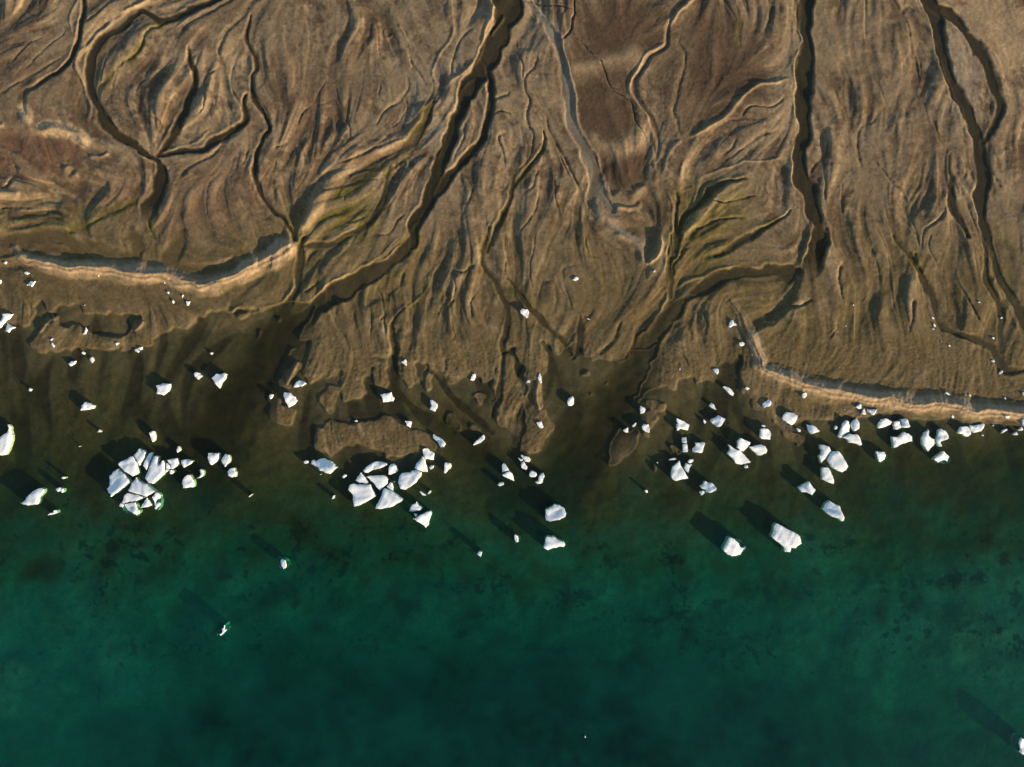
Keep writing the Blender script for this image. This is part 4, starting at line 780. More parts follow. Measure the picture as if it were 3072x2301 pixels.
# ------------------------------------------------------------------ ice
ICE = """A|95,160 118,140 150,175 165,215 150,225 175,300 165,380 140,460 105,540 80,585 0,592 -90,560 -110,420 0,320 60,275 95,255 110,210|large floe with a small knobbly horn, cut by the left edge in open water
A|285,1240 350,1190 360,1150 440,1080 510,1030 575,1022 610,1045 612,1085 555,1145 540,1220 520,1265 400,1275 330,1262|boot-shaped lone floe in the green water at far left, below all its neighbours
A|1345,262 1370,222 1390,240 1388,260|tiny pointed ice chip upper left of the large shattered floe cluster
A|1085,460 1095,450 1102,456 1093,463|pinprick of ice between the left-edge floe and the shattered cluster
A|2055,270 2105,235 2130,250 2148,310 2140,370 2110,400 2085,370 2068,300|upright oblong floe just above the large shattered cluster at left
A|848,890 870,875 900,880 898,900 870,908|tiny rounded ice lump right of the boot-shaped floe, upper of two
A|765,1045 790,1028 835,1020 850,1035 872,1038 875,1075 862,1098 845,1090 840,1068 800,1083 775,1070|small greyish hooked ice lump right of the boot-shaped floe, lower of two
A|655,1410 680,1380 735,1365 735,1345 765,1328 788,1345 785,1378 755,1390 720,1400|small slug-shaped ice bit with a round head below the boot-shaped floe
B|552,300 600,250 612,220 640,205 665,225 690,222 720,250 728,270 715,330 640,450 625,440 600,370|wedge-shaped floe at the top of the large shattered cluster
B|340,420 370,385 470,340 500,315 550,305 600,400 640,550 600,575 545,605 505,570 440,545 350,455|broad rounded slab in the upper left of the large shattered cluster
B|210,580 240,565 260,525 335,482 375,515 440,570 508,650 505,690 440,740 340,820 240,885 235,850 200,820 180,765 215,720 215,640|lumpy large slab forming the left side of the large shattered cluster
B|685,440 720,350 770,270 800,258 822,265 815,320 780,400 740,512 715,490|narrow blade-like floe between two slabs at the cluster's top right
B|835,310 865,303 908,318 905,360 895,400 905,430 930,420 945,385 965,368 985,390 992,480 978,560 930,610 870,660 820,705 745,690 705,620 720,570 745,510 800,390|big slab with a deep bite in its top, right side of the shattered cluster
B|470,800 520,690 575,625 590,598 640,650 700,690 745,700 800,745 862,798 820,840 735,880 650,855 570,838|fan-shaped slab with blue hollows in the middle of the shattered cluster
B|400,940 430,850 460,815 560,840 650,860 725,885 590,945 500,950 430,975 395,965|long tapering slab under the fan-shaped slab in the shattered cluster
B|430,982 500,955 582,950 605,1020 640,1065 645,1095 600,1135 560,1115 480,1070 440,1030|curved lobe at the very bottom of the large shattered cluster
B|355,1005 375,965 410,975 425,990 400,1022|small corner fragment at the lower left tip of the shattered cluster
B|650,1035 680,970 740,890 790,940 832,995 740,1020|triangular floe near the bottom of the large shattered cluster
B|812,880 865,805 900,820 932,855 925,895 880,920 865,960 910,950 938,970 925,1000 860,1055 845,990 835,940|notched floe with a pale underwater shelf at the cluster's lower right
B|1145,230 1165,175 1185,180 1205,215 1200,240 1160,270|small teardrop floe next to crumbs of brown-stained ice
B|1010,365 1080,350 1160,343 1178,390 1165,450 1080,500 1065,470 1060,430|shield-shaped floe just right of the shattered cluster
B|1000,415 1025,408 1060,440 1070,485 1045,500 1005,485|small oval floe wedged between the cluster and the shield-shaped floe
B|990,510 1010,492 1045,500 1030,525 1005,538|left one of two small crumbs under the shield-shaped floe
B|1048,510 1080,502 1110,508 1125,530 1080,568 1055,555|right and bigger one of two small crumbs under the shield-shaped floe
B|1200,375 1290,352 1370,380 1372,400 1330,435 1245,480 1215,430|kite-shaped floe second to the right from the shattered cluster
B|1465,510 1490,487 1518,510 1525,550 1510,590 1465,618 1425,622 1470,590 1478,555|small sickle-shaped floe with a thin tail
B|1220,690 1228,640 1260,590 1300,565 1340,572 1385,645 1395,690 1385,750 1230,760 1240,725|bluish two-step floe below the kite-shaped floe
B|1580,270 1640,268 1650,275 1742,268 1735,340 1700,400 1630,440 1600,415 1582,350|bucket-shaped floe, left of a pair standing in brown shallows
B|1755,375 1785,320 1815,285 1870,300 1895,340 1885,390 1820,465 1770,410|diamond-shaped floe, right of a pair standing in brown shallows
B|1850,530 1870,490 1920,473 1948,480 1975,545 1970,600 1910,612 1860,590|blocky floe just below the diamond-shaped floe
B|2140,880 2160,858 2195,838 2190,850 2150,882|thin sliver of ice alone right of the blocky floe
I|30,240 50,228 60,240 45,255 30,252|small ice lump at the far left end of the left sand spit
I|200,320 225,315 250,330 225,343 205,335|upper of two shadow-casting ice lumps stranded on mud under the left sand spit
I|218,430 255,395 295,397 280,425 265,445 250,432|lower winged ice lump of two stranded on mud under the left sand spit
I|-10,395 5,383 12,400 0,418 -12,415|small ice lump half outside the left edge on the mud
I|25,665 60,658 115,668 90,700 40,745 0,782 -60,800 -60,730 0,715 5,720 20,690|bluish beak-shaped floe cut by the left edge at the mud margin
I|60,735 100,765 130,778 85,800 72,822 40,812|dart-shaped floe touching the beak-shaped floe at the left edge
I|685,835 700,812 710,780 722,800 708,835|slim upright ice shard in the dip of the dark islet
I|415,885 430,870 443,872 425,887|thin ice flake on the left part of the dark islet
I|425,915 432,905 455,930 445,945 432,935|small ice lump near the left shore of the dark islet, below a flake
I|953,915 965,903 992,908 980,918 965,930|small double ice lump in the middle of the dark islet
I|1140,955 1155,940 1180,940 1180,960 1160,968|upper of two ice lumps on the islet's lower right shore
I|1115,960 1135,955 1153,975 1145,988 1120,978|lower of two ice lumps on the islet's lower right shore
I|677,988 690,977 707,990 700,1005 682,1000|small round ice lump in water just off the dark islet
I|565,1083 590,1058 625,1057 622,1078 585,1100|flat oval floe below the dark islet, leftmost in that water
I|742,1040 760,1022 775,1030 778,1055 762,1073 748,1058|small upright oval floe below the dark islet
I|1380,490 1393,478 1405,488 1395,502|ice lump under the spit with a long shadow, upper left of four
I|1425,560 1435,552 1445,565 1440,583 1428,578|ice lump under the spit with a long shadow, lower left of four
I|1503,520 1512,508 1521,510 1512,535|slim ice chip under the spit, third of four from the left
I|1540,560 1580,565 1560,600 1545,598|tooth-shaped ice lump under the spit, rightmost of four
I|1738,993 1752,983 1765,992 1750,1005|small lone ice lump in dark water below the river mouth flat
I|1605,1165 1620,1145 1650,1155 1677,1182 1640,1210 1610,1185|small rhombic floe left of the heart-shaped floe
I|1750,1198 1790,1160 1815,1165 1860,1150 1876,1165 1870,1200 1835,1240 1818,1287 1795,1265|heart-shaped floe in the dark water off the river mouth
I|1293,1260 1350,1240 1412,1245 1415,1275 1400,1305 1350,1343 1297,1330 1297,1290|chunky faceted floe left of the rhombic floe in dark water
I|665,1470 675,1425 705,1392 740,1400 783,1428 775,1450 730,1463|hoof-shaped lone floe between the islet and the left-edge floe
I|235,1298 245,1280 260,1290 248,1308|small round ice lump alone in dark water near the left edge
I|808,350 816,345 821,351 813,356|tiny white ice crumb on the middle of the left sand spit
I|1358,408 1364,403 1369,410 1362,415|tiny white ice crumb on the right part of the left sand spit
I|697,595 701,592 704,596 700,599|tiny white ice crumb on brown mud above the islet lagoon
J|362,1260 385,1225 420,1215 455,1230 475,1245 440,1262 395,1275 362,1277|flat hat-shaped floe by the small pointed sandbank
J|275,1340 282,1315 335,1322 375,1355 395,1390 360,1425 320,1448 295,1400|large arrowhead floe leaning on the round mud islet
J|157,1345 170,1330 193,1335 190,1352 172,1375 160,1365|small yellowish ice lump left of the arrowhead floe
J|1250,1065 1290,1042 1298,1060 1295,1100 1275,1085|small triangular ice piece beside the narrow tidal creek
J|1825,1215 1845,1165 1865,1162 1873,1185 1855,1222|small upright ice lump on the mud edge between two creeks
J|1080,1335 1125,1325 1168,1315 1178,1345 1192,1365 1185,1388 1140,1395 1102,1402 1098,1375|star-cornered floe stranded at the mouth of the narrow creek
J|1490,1380 1515,1380 1550,1410 1553,1440 1530,1477 1488,1460 1500,1425|upright floe with a concave left side in the creek water
J|867,1553 880,1545 892,1552 890,1562 870,1560|tiny ice bit on the top rim of the big mud island
J|1285,1555 1320,1553 1340,1560 1330,1612 1300,1595|small chunky ice block on the upper right rim of the big mud island
C|1925,295 1945,288 1975,315 2030,340 2095,400 2100,430 2075,465 2030,470 1990,400 1935,350|elongated floe off the right tip of the big mud island
C|1785,500 1805,475 1860,475 1890,510 1940,550 1942,648 1820,630 1785,560|five-sided floe under the right tip of the big mud island
C|1670,760 1700,690 1785,592 1815,630 1850,760 1850,812 1780,808 1740,795|pointed shark-fin floe standing on top of the large bean-shaped floe
C|1440,960 1460,870 1490,825 1610,812 1640,790 1690,775 1770,815 1760,870 1710,940 1640,1000 1550,1060 1480,1045|large bean-shaped floe with a dark crack in its top
C|1870,745 1900,718 1940,720 1930,755 1895,780|small round ice lump right of the shark-fin floe
C|2085,720 2095,680 2170,690 2182,720 2175,755 2135,790 2095,832 2077,815|trapezoid floe alone right of the shark-fin floe
C|240,650 270,640 310,655 350,635 400,615 440,625 530,665 608,745 560,790 505,845 430,815 360,790 345,755 245,705|long winged floe below the left end of the big mud island
C|140,670 165,648 205,655 200,690 170,698 148,690|small glowing ice lump left of the long winged floe
C|670,880 700,845 735,850 730,875 695,897|small round ice lump between the winged floe and the split round floe
C|955,795 1000,740 1060,700 1140,660 1215,670 1290,685 1302,710 1250,745 1160,770 1090,790 1030,825 980,815|long leaf-shaped floe lying above the split round floe
C|1310,845 1312,760 1340,705 1380,695 1420,720 1435,765 1450,795 1410,825 1340,850|bell-shaped floe right of the leaf-shaped floe
C|855,930 880,880 935,815 985,880 1040,965 985,968 910,962|small shark-tooth piece at the upper left of the split round floe
C|1000,875 1040,862 1265,858 1312,910 1300,970 1190,1075 1120,985 1060,920|inverted triangle piece at the top middle of the split round floe
C|1285,1015 1340,950 1362,965 1380,1030 1370,1070 1320,1040|small sliver between two big pieces on the right of the split round floe
C|750,1050 775,990 820,960 880,980 1065,978 1100,1050 1140,1145 1090,1180 1010,1225 910,1280 840,1285 820,1210 815,1120|largest lower left piece of the split round floe, with faint cracks
C|1240,1045 1265,1030 1340,1055 1420,1110 1522,1195 1460,1245 1340,1300 1200,1325 1133,1322 1135,1290 1190,1190|large pizza-slice piece at the lower right of the split round floe
C|1600,1345 1640,1265 1690,1245 1700,1220 1730,1265 1780,1295 1755,1335 1680,1350 1640,1355|ragged bluish low floe above the shark-shaped floe
C|1645,1455 1700,1435 1770,1395 1840,1360 1895,1355 1912,1390 1870,1500 1870,1540 1830,1578 1770,1530 1700,1485|shark-shaped triangular floe at the lower right of the central group
C|1660,1385 1690,1385 1715,1405 1690,1430|small shard at the upper left corner of the shark-shaped floe
C|530,1180 545,1135 570,1133 558,1180 540,1185|tiny upright chip left of the split round floe
C|1740,1080 1765,1080 1835,1130 1820,1140 1780,1130|small curved sliver below the bean-shaped floe, left of two
C|1852,1110 1875,1070 1900,1070 1898,1095 1870,1115|small sliver below the bean-shaped floe, right of two
C|1378,940 1408,940 1395,955|minute ice chip between the split round floe and the bean-shaped floe
C|365,845 385,842 378,850|minute ice chip just below the long winged floe
D|1332,125 1400,110 1415,150 1432,185 1415,210 1370,195 1345,165|ice block stranded on the pitted sand lobe
D|460,430 490,390 560,330 600,295 618,320 615,355 560,405 510,428 465,442|slanting fish-shaped bluish floe at the tip of a small mud bar
D|860,815 855,710 875,685 900,700 958,785 910,805|upper small half of a triangular floe split in two
D|858,850 905,820 965,800 1000,830 1010,870 1025,940 980,920 880,875|lower bigger half of a triangular floe split in two
D|1115,585 1125,568 1150,585 1230,605 1255,645 1240,672 1180,665 1140,625|topmost floe of the chain just below the pitted sand lobe
D|1075,608 1110,630 1140,635 1145,655 1110,662|thin splinter left of the topmost floe below the pitted sand lobe
D|1115,710 1130,675 1155,665 1180,700 1210,750 1195,782 1150,770 1120,745|egg-shaped floe second in the chain below the pitted sand lobe
D|1230,850 1245,810 1280,793 1330,815 1340,850 1310,882 1240,882|hexagonal floe third in the chain below the pitted sand lobe
D|1315,950 1355,935 1365,870 1395,828 1430,822 1445,870 1420,920 1418,955 1370,975 1340,972|duck-shaped floe at the end of the chain below the sand lobe
D|795,985 825,955 870,955 883,980 850,1002 815,1005|small glowing oval ice lump below the split triangular floe
D|1455,1440 1462,1330 1520,1300 1580,1260 1660,1270 1710,1310 1750,1390 1735,1430 1680,1450 1655,1475 1570,1480 1520,1500 1465,1478|big domed floe with blue facets in open water, upper of a central pair
M|1265,890 1300,820 1300,750 1330,708 1400,720 1440,712 1530,775 1610,800 1630,850 1620,890 1540,885 1430,915 1340,940 1280,915|big triangular floe with blue facets in open water, lower of a central pair
M|785,700 805,680 850,700 860,740 858,800 825,818 800,790|small upright floe with green underwater ice left of the big triangular floe
M|170,1000 205,965 260,965 245,1030 230,1058 210,1035 185,1025|tiny tooth-like floe far lower left of the big triangular floe
E|368,110 375,78 430,105 448,135 430,170 380,195 370,190|half-moon floe at the top of a small mud island
E|395,365 420,335 490,335 505,400 503,455 450,445 410,410|curved tooth-shaped floe on the right of a low mud bar
E|258,370 270,345 310,312 318,320 310,350 280,372|small slanting sliver on a mud bar, between two other pieces
E|135,415 205,375 208,445 180,450 150,440|small triangular floe on the left of a low mud bar
E|875,255 930,270 990,300 1050,335 1052,365 1035,420 990,415 930,400 880,432 870,345 885,320 870,295|ragged hide-shaped floe with a bitten left side
E|1318,75 1355,37 1390,60 1400,90 1425,133 1390,128 1340,95|small comma-shaped floe above the clam-shaped floe
E|1240,270 1255,270 1285,300 1265,330 1248,310|tiny floe immediately left of the clam-shaped floe
E|1345,265 1420,240 1450,212 1500,235 1557,262 1520,320 1480,365 1430,375 1370,325 1350,300|clam-shaped pale floe with smooth top
E|2045,345 2070,342 2105,355 2090,378 2050,368|tiny ice scrap resting above the smaller square floe
E|2020,520 2025,410 2060,385 2130,395 2178,430 2178,490 2170,550 2050,540|smaller square floe with rounded corners
E|945,540 960,515 1005,515 1015,560 1015,600 955,595|upper block of an upright pair beside a brown mud patch
E|958,620 970,607 1020,605 1035,690 1020,720 958,722|lower block of an upright pair beside a brown mud patch
E|1095,680 1135,640 1140,590 1200,590 1255,580 1270,600 1250,650 1240,710 1215,735 1100,720|mitten-shaped bluish floe right of the upright pair of blocks
E|765,830 790,810 850,798 882,815 840,830|thin flat sliver above the large sail-shaped floe
E|795,1010 815,920 880,870 915,838 940,900 975,960 1035,1080 1030,1095 960,1095 860,1122 820,1100 795,1060|large sail-shaped pinkish white floe
E|1028,850 1060,820 1112,822 1100,850 1065,878 1030,865|small slanted floe, upper of two right of the sail-shaped floe
E|978,940 1000,875 1085,890 1050,950 1035,1012 1000,980|wedge floe, lower of two touching the sail-shaped floe
E|600,865 612,855 620,865 610,878|tiny ice dot left of the sail-shaped floe
E|1705,660 1720,560 1760,522 1810,545 1895,580 1890,610 1860,655 1800,712 1740,690|half-shaded mitre-shaped floe at the top of a tight trio
E|1575,730 1610,690 1585,615 1640,640 1690,680 1760,695 1810,750 1900,855 1880,870 1780,895 1690,880 1640,800 1580,755|largest jagged floe with a spike at the left of a tight trio
E|1868,645 1930,640 1990,620 2040,612 2100,635 2130,700 2120,735 2060,760 2000,772 1940,720|hatchet-shaped floe at the right of a tight trio
E|1805,930 1830,898 1860,905 1862,935 1830,945|small ice crumb under the tight trio of floes
E|1200,1190 1245,1170 1255,1130 1280,1120 1310,1145 1360,1140 1400,1170 1435,1215 1420,1250 1350,1280 1285,1285 1260,1240 1215,1225|knobbly bluish floe below the sail-shaped floe
E|1190,1265 1215,1260 1240,1248 1268,1270 1240,1305 1215,1325 1200,1300|small heart-like piece at the lower left of the knobbly floe
E|430,1255 460,1240 480,1255 475,1280 455,1285|tiny lone ice lump in open water left of the knobbly floe
K|2028,1285 2040,1270 2072,1283 2065,1292 2045,1300|small ice lump on mud under the right spit, nearest its bend
K|1757,1130 1775,1118 1810,1120 1813,1150 1800,1172 1780,1155|molar-shaped ice lump with a long shadow across wet mud
K|1845,1275 1860,1263 1900,1278 1925,1300 1938,1325 1930,1347 1895,1328 1870,1300|slanting slipper-shaped floe below the molar-shaped lump
K|1900,735 1915,715 1930,718 1940,740 1962,755 1955,765 1930,765 1912,783 1895,775|three-armed ice lump beside the top of the right sand spit
K|1980,905 2005,895 2027,910 2022,930 2000,937 1980,925|six-sided ice lump beside the right sand spit, below the three-armed one
K|1483,1125 1490,1117 1497,1125 1490,1137|tiny ice bit on mud right of the broad river mouth
K|167,640 180,625 230,628 243,655 235,690 220,703 200,685 175,665|teardrop ice block stranded mid-delta, biggest on the middle flats
K|602,385 625,358 655,368 648,382 625,395|small parallelogram ice block stranded high on the middle flats
K|718,705 730,705 750,718 735,716|thin ice flake lying between two gullies of the middle flats
K|1268,318 1280,303 1290,310 1280,325|tiny ice lump below the swirled sand hook
K|312,1195 328,1158 340,1180 347,1240 330,1240|slim upright shard at the top of the orange sand ridge
K|215,1240 228,1212 250,1218 248,1235|small ice lump left of the orange sand ridge
K|555,1400 565,1370 600,1348 613,1370 612,1415 590,1430 565,1425|upright gem-shaped floe alone in the shallow middle bay
F|305,240 340,210 395,172 435,195 430,250 410,275 365,280 325,298 310,270|muff-shaped floe at the mud edge left of the bigger square floe
F|577,435 600,385 640,345 750,358 798,400 790,460 740,525 700,535 650,505 590,465|bigger square-ish floe with rounded corners and flat top
F|775,567 800,570 842,600 830,628 800,620|small drop-shaped floe on the last brown mud patch
F|920,520 1000,525 1060,560 1113,618 1050,640 980,660 950,625 925,560|quarter-circle floe right of the bigger square floe
F|1302,560 1322,535 1345,550 1345,575 1325,595 1305,585|small round ice lump left of the three-piece broken floe
F|1355,690 1390,580 1420,500 1465,460 1500,480 1520,560 1520,630 1460,660 1385,725|tall left piece of the three-piece broken floe near the right spit
F|1525,520 1560,470 1607,422 1650,485 1658,560 1620,605 1580,622 1545,590 1530,555|pointed upper right piece of the three-piece broken floe
F|1422,705 1480,660 1520,643 1570,660 1630,655 1660,710 1688,795 1665,815 1600,790 1500,775 1470,735|lower piece of the three-piece broken floe
F|1590,285 1640,240 1672,228 1693,305 1640,312|shell-shaped ice piece on sand, upper left of a shore trio
F|1672,380 1690,330 1713,292 1730,340 1745,388 1710,385|narrow pyramid ice piece in the middle of a shore trio
F|1752,305 1800,312 1902,305 1870,370 1848,402 1800,375 1760,335|wedge ice piece with a flat top at the right of a shore trio
F|852,120 860,95 905,73 928,95 925,130 885,165 860,145|small faceted ice block on the sand below the right spit's bend
F|1080,960 1115,935 1125,890 1105,850 1098,805 1120,795 1230,815 1262,880 1230,930 1190,990 1120,1058 1100,1000|curved ragged floe leaning on the left of the great oval floe
F|1212,1000 1230,930 1290,885 1360,878 1410,930 1460,1020 1497,1100 1470,1150 1410,1190 1340,1165 1250,1105 1220,1050|great oval floe, the biggest off the right spit
F|1122,1150 1150,1110 1215,1108 1250,1150 1280,1220 1307,1290 1295,1350 1220,1325 1130,1280 1132,1210|thumb-shaped floe below left of the great oval floe
F|808,1395 880,1345 962,1300 985,1350 1050,1425 1000,1505 930,1470 900,1460 850,1465 820,1425|bow-tie-like angular floe left below the thumb-shaped floe
F|486,403 492,397 500,403 494,410|pinprick of ice between the muff-shaped and the bigger square floe
F|1441,313 1447,307 1454,314 1448,320|pinprick of ice on sand left of the shore trio
F|2133,282 2142,274 2150,280 2142,288|tiny ice crumb on sand right of the shore trio
G|183,560 200,500 240,450 295,430 340,450 405,490 370,525 300,560 205,585|crescent-backed floe at the left of a row of three under the right spit
G|405,540 410,480 460,470 490,475 518,520 520,575 460,605 420,595|rounded middle floe in the row of three under the right spit
G|495,455 575,428 610,450 645,555 620,570 560,572 525,560 520,500|bell-bottomed right floe in the row of three under the right spit
G|385,690 440,685 490,680 550,620 610,635 665,685 673,760 600,775 500,815 410,855 395,780|axe-head floe directly below the row of three
G|163,920 175,890 230,900 280,900 305,945 290,1000 240,1035 205,1035 185,1000 180,950|half-sunken bluish round floe below left of the axe-head floe
G|793,710 830,640 890,580 903,620 895,670 930,700 980,725 985,780 975,815 920,850 880,905 850,870 805,800|sickle floe with a long pointed top, left of a facing pair
G|990,740 1015,680 1020,595 1065,573 1130,600 1175,660 1180,720 1130,740 1060,765 1078,810 1070,832 1025,830 998,785|hook-footed floe, right of a facing pair
G|955,1000 1010,950 1105,885 1150,930 1185,965 1155,1045 1110,1020 1060,1030 1020,1062 980,1030|house-shaped floe with a notch below, under the facing pair
G|1290,635 1340,550 1430,540 1470,590 1480,660 1440,693 1400,688 1350,660|rounded left half of a touching pair near the right edge
G|1462,520 1500,535 1560,520 1640,503 1668,525 1655,570 1620,620 1520,640 1485,620 1465,580|wing-like right half of a touching pair near the right edge
G|1198,400 1225,395 1250,425 1225,440|small flat ice block on the waterline of the right spit
G|1120,90 1140,68 1190,105 1185,120 1150,112|drop-shaped ice piece on the grey back slope of the right spit
G|1442,110 1460,100 1482,130 1475,142 1450,130|bean-shaped ice bit on the grey back slope, right of a dot
G|1396,115 1406,108 1417,116 1407,124|dot of ice on the grey back slope of the right spit
G|1935,160 1948,145 1965,165 1952,178|tiny ice bit at the lagoon edge near the right border
G|1940,400 2015,400 2018,420 1990,445 1960,432|bowl-shaped ice block on the sand of the right spit near the border
G|1895,645 1920,600 1965,578 1985,600 1930,630 1900,650|slanting bar-shaped floe in green water near the right border
G|2060,650 2110,620 2112,640 2132,655 2115,670 2070,670|small two-layered floe near the right border, lowest there
G|2128,600 2175,552 2200,590 2190,605 2140,612|small pinkish three-cornered floe near the right border
G|2178,450 2200,430 2260,430 2260,540 2200,545 2180,490|floe cut by the right border at the spit's waterline
G|2182,90 2200,72 2240,90 2240,130 2200,120|ice piece cut by the right border at the lagoon edge
G|1628,665 1645,662 1655,680 1640,685|tiny ice scrap under the wing-like floe
G|1777,535 1787,525 1796,540 1785,550|tiny ice drop right of the wing-like floe
R|1252,40 1280,30 1305,42 1300,60 1265,60|small lone ice oval on the flats between two right-hand channels
R|285,348 320,355 355,380 350,398 315,390|uppermost elongated chip of three beside the curved right gully
R|330,500 350,490 378,525 375,560 355,562 335,530|biggest drop-shaped chip of three beside the curved right gully
R|303,590 330,588 358,608 350,620 318,608|lowest thin chip of three beside the curved right gully
R|640,930 665,925 692,950 685,968 650,960|small ice lump with a dark thin shadow below the curved right gully
R|495,858 505,850 514,860 504,868|minute ice dot at the shadow tip of a small lump
R|1718,370 1740,350 1768,362 1760,385 1722,388|small ice lump left of the rightmost green channel
R|1540,772 1597,770 1598,812 1560,808|tiny square ice block on the ribbed mud finger at right
R|1520,1265 1545,1235 1580,1235 1607,1272 1595,1288 1545,1285|helmet-shaped ice lump above the oval one at the lower right flats
R|1685,1520 1710,1475 1755,1457 1780,1475 1760,1510 1700,1545|slanting oval ice lump lowest on the right-hand mudflats
R|230,140 238,132 247,142 238,150|minute ice dot on the bank above the three gully chips
L|790,592 798,588 804,597 796,601|minute ice dot in the middle of the right-hand mudflats, upper of two
L|727,765 732,761 738,769 731,773|minute ice dot in the middle of the right-hand mudflats, lower of two
H|318,950 350,890 390,800 420,785 480,810 540,870 560,920 600,930 632,910 630,945 590,985 560,1030 500,1045 440,1055 370,1030 325,990|large ragged floe with a green notch, lowest but one at right of centre
H|978,780 1010,700 1015,625 1060,590 1130,625 1250,690 1330,725 1385,770 1410,875 1345,920 1310,955 1260,935 1255,1005 1162,998 1155,940 1080,870 1040,845|largest lone floe with a stubby leg, in open green water
H|1685,400 1740,320 1800,280 1870,325 1930,350 1960,430 1990,520 1985,565 1950,578 1900,540 1810,510 1740,460|dimpled drop-shaped floe upper right of the floe with a stubby leg
N|740,800 780,700 850,675 1010,740 1085,890 1100,1080 1040,1180 930,1250 850,1130 790,1010|small lone floe with teal underwater ice, in the deep green left of centre
O|680,1160 850,1050 850,850 950,760 960,660 1010,640 1010,850 1120,890 1060,1010 900,1150 800,1240|small slanting floe lowest in the deep water at left
P|1940,800 2080,570 2209,640 2450,700 2600,1100 2500,1500 2209,1570 2050,1560 1920,1420 1980,1250 1920,960|floe with underwater ice cut by the right border near the bottom corner
N|17543,10497 17600,10440 17640,10520 17580,10570|pinprick of ice alone in the deepest water near the bottom
"""
im = ice_mat(); um = ice_mat('underwater_ice', (.26, .44, .42))
def resample(P, d):
    out = []
    n = len(P)
    for i in range(n):
        a, b = P[i], P[(i+1) % n]; k = max(1, int(round(np.hypot(*(b-a))/d)))
        for t in range(k): out.append(a + (b-a)*t/k)
    return np.array(out)
def seg_dist(p, P):
    A = P; B = np.roll(P, -1, 0); d = B-A; l2 = (d*d).sum(1)+1e-9
    t = np.clip(((p-A)*d).sum(1)/l2, 0, 1); e = p-(A+d*t[:, None])
    return math.sqrt((e*e).sum(1).min())
def area_of(P):
    x, y = P.T; return abs((x*np.roll(y, -1)-y*np.roll(x, -1)).sum())/2
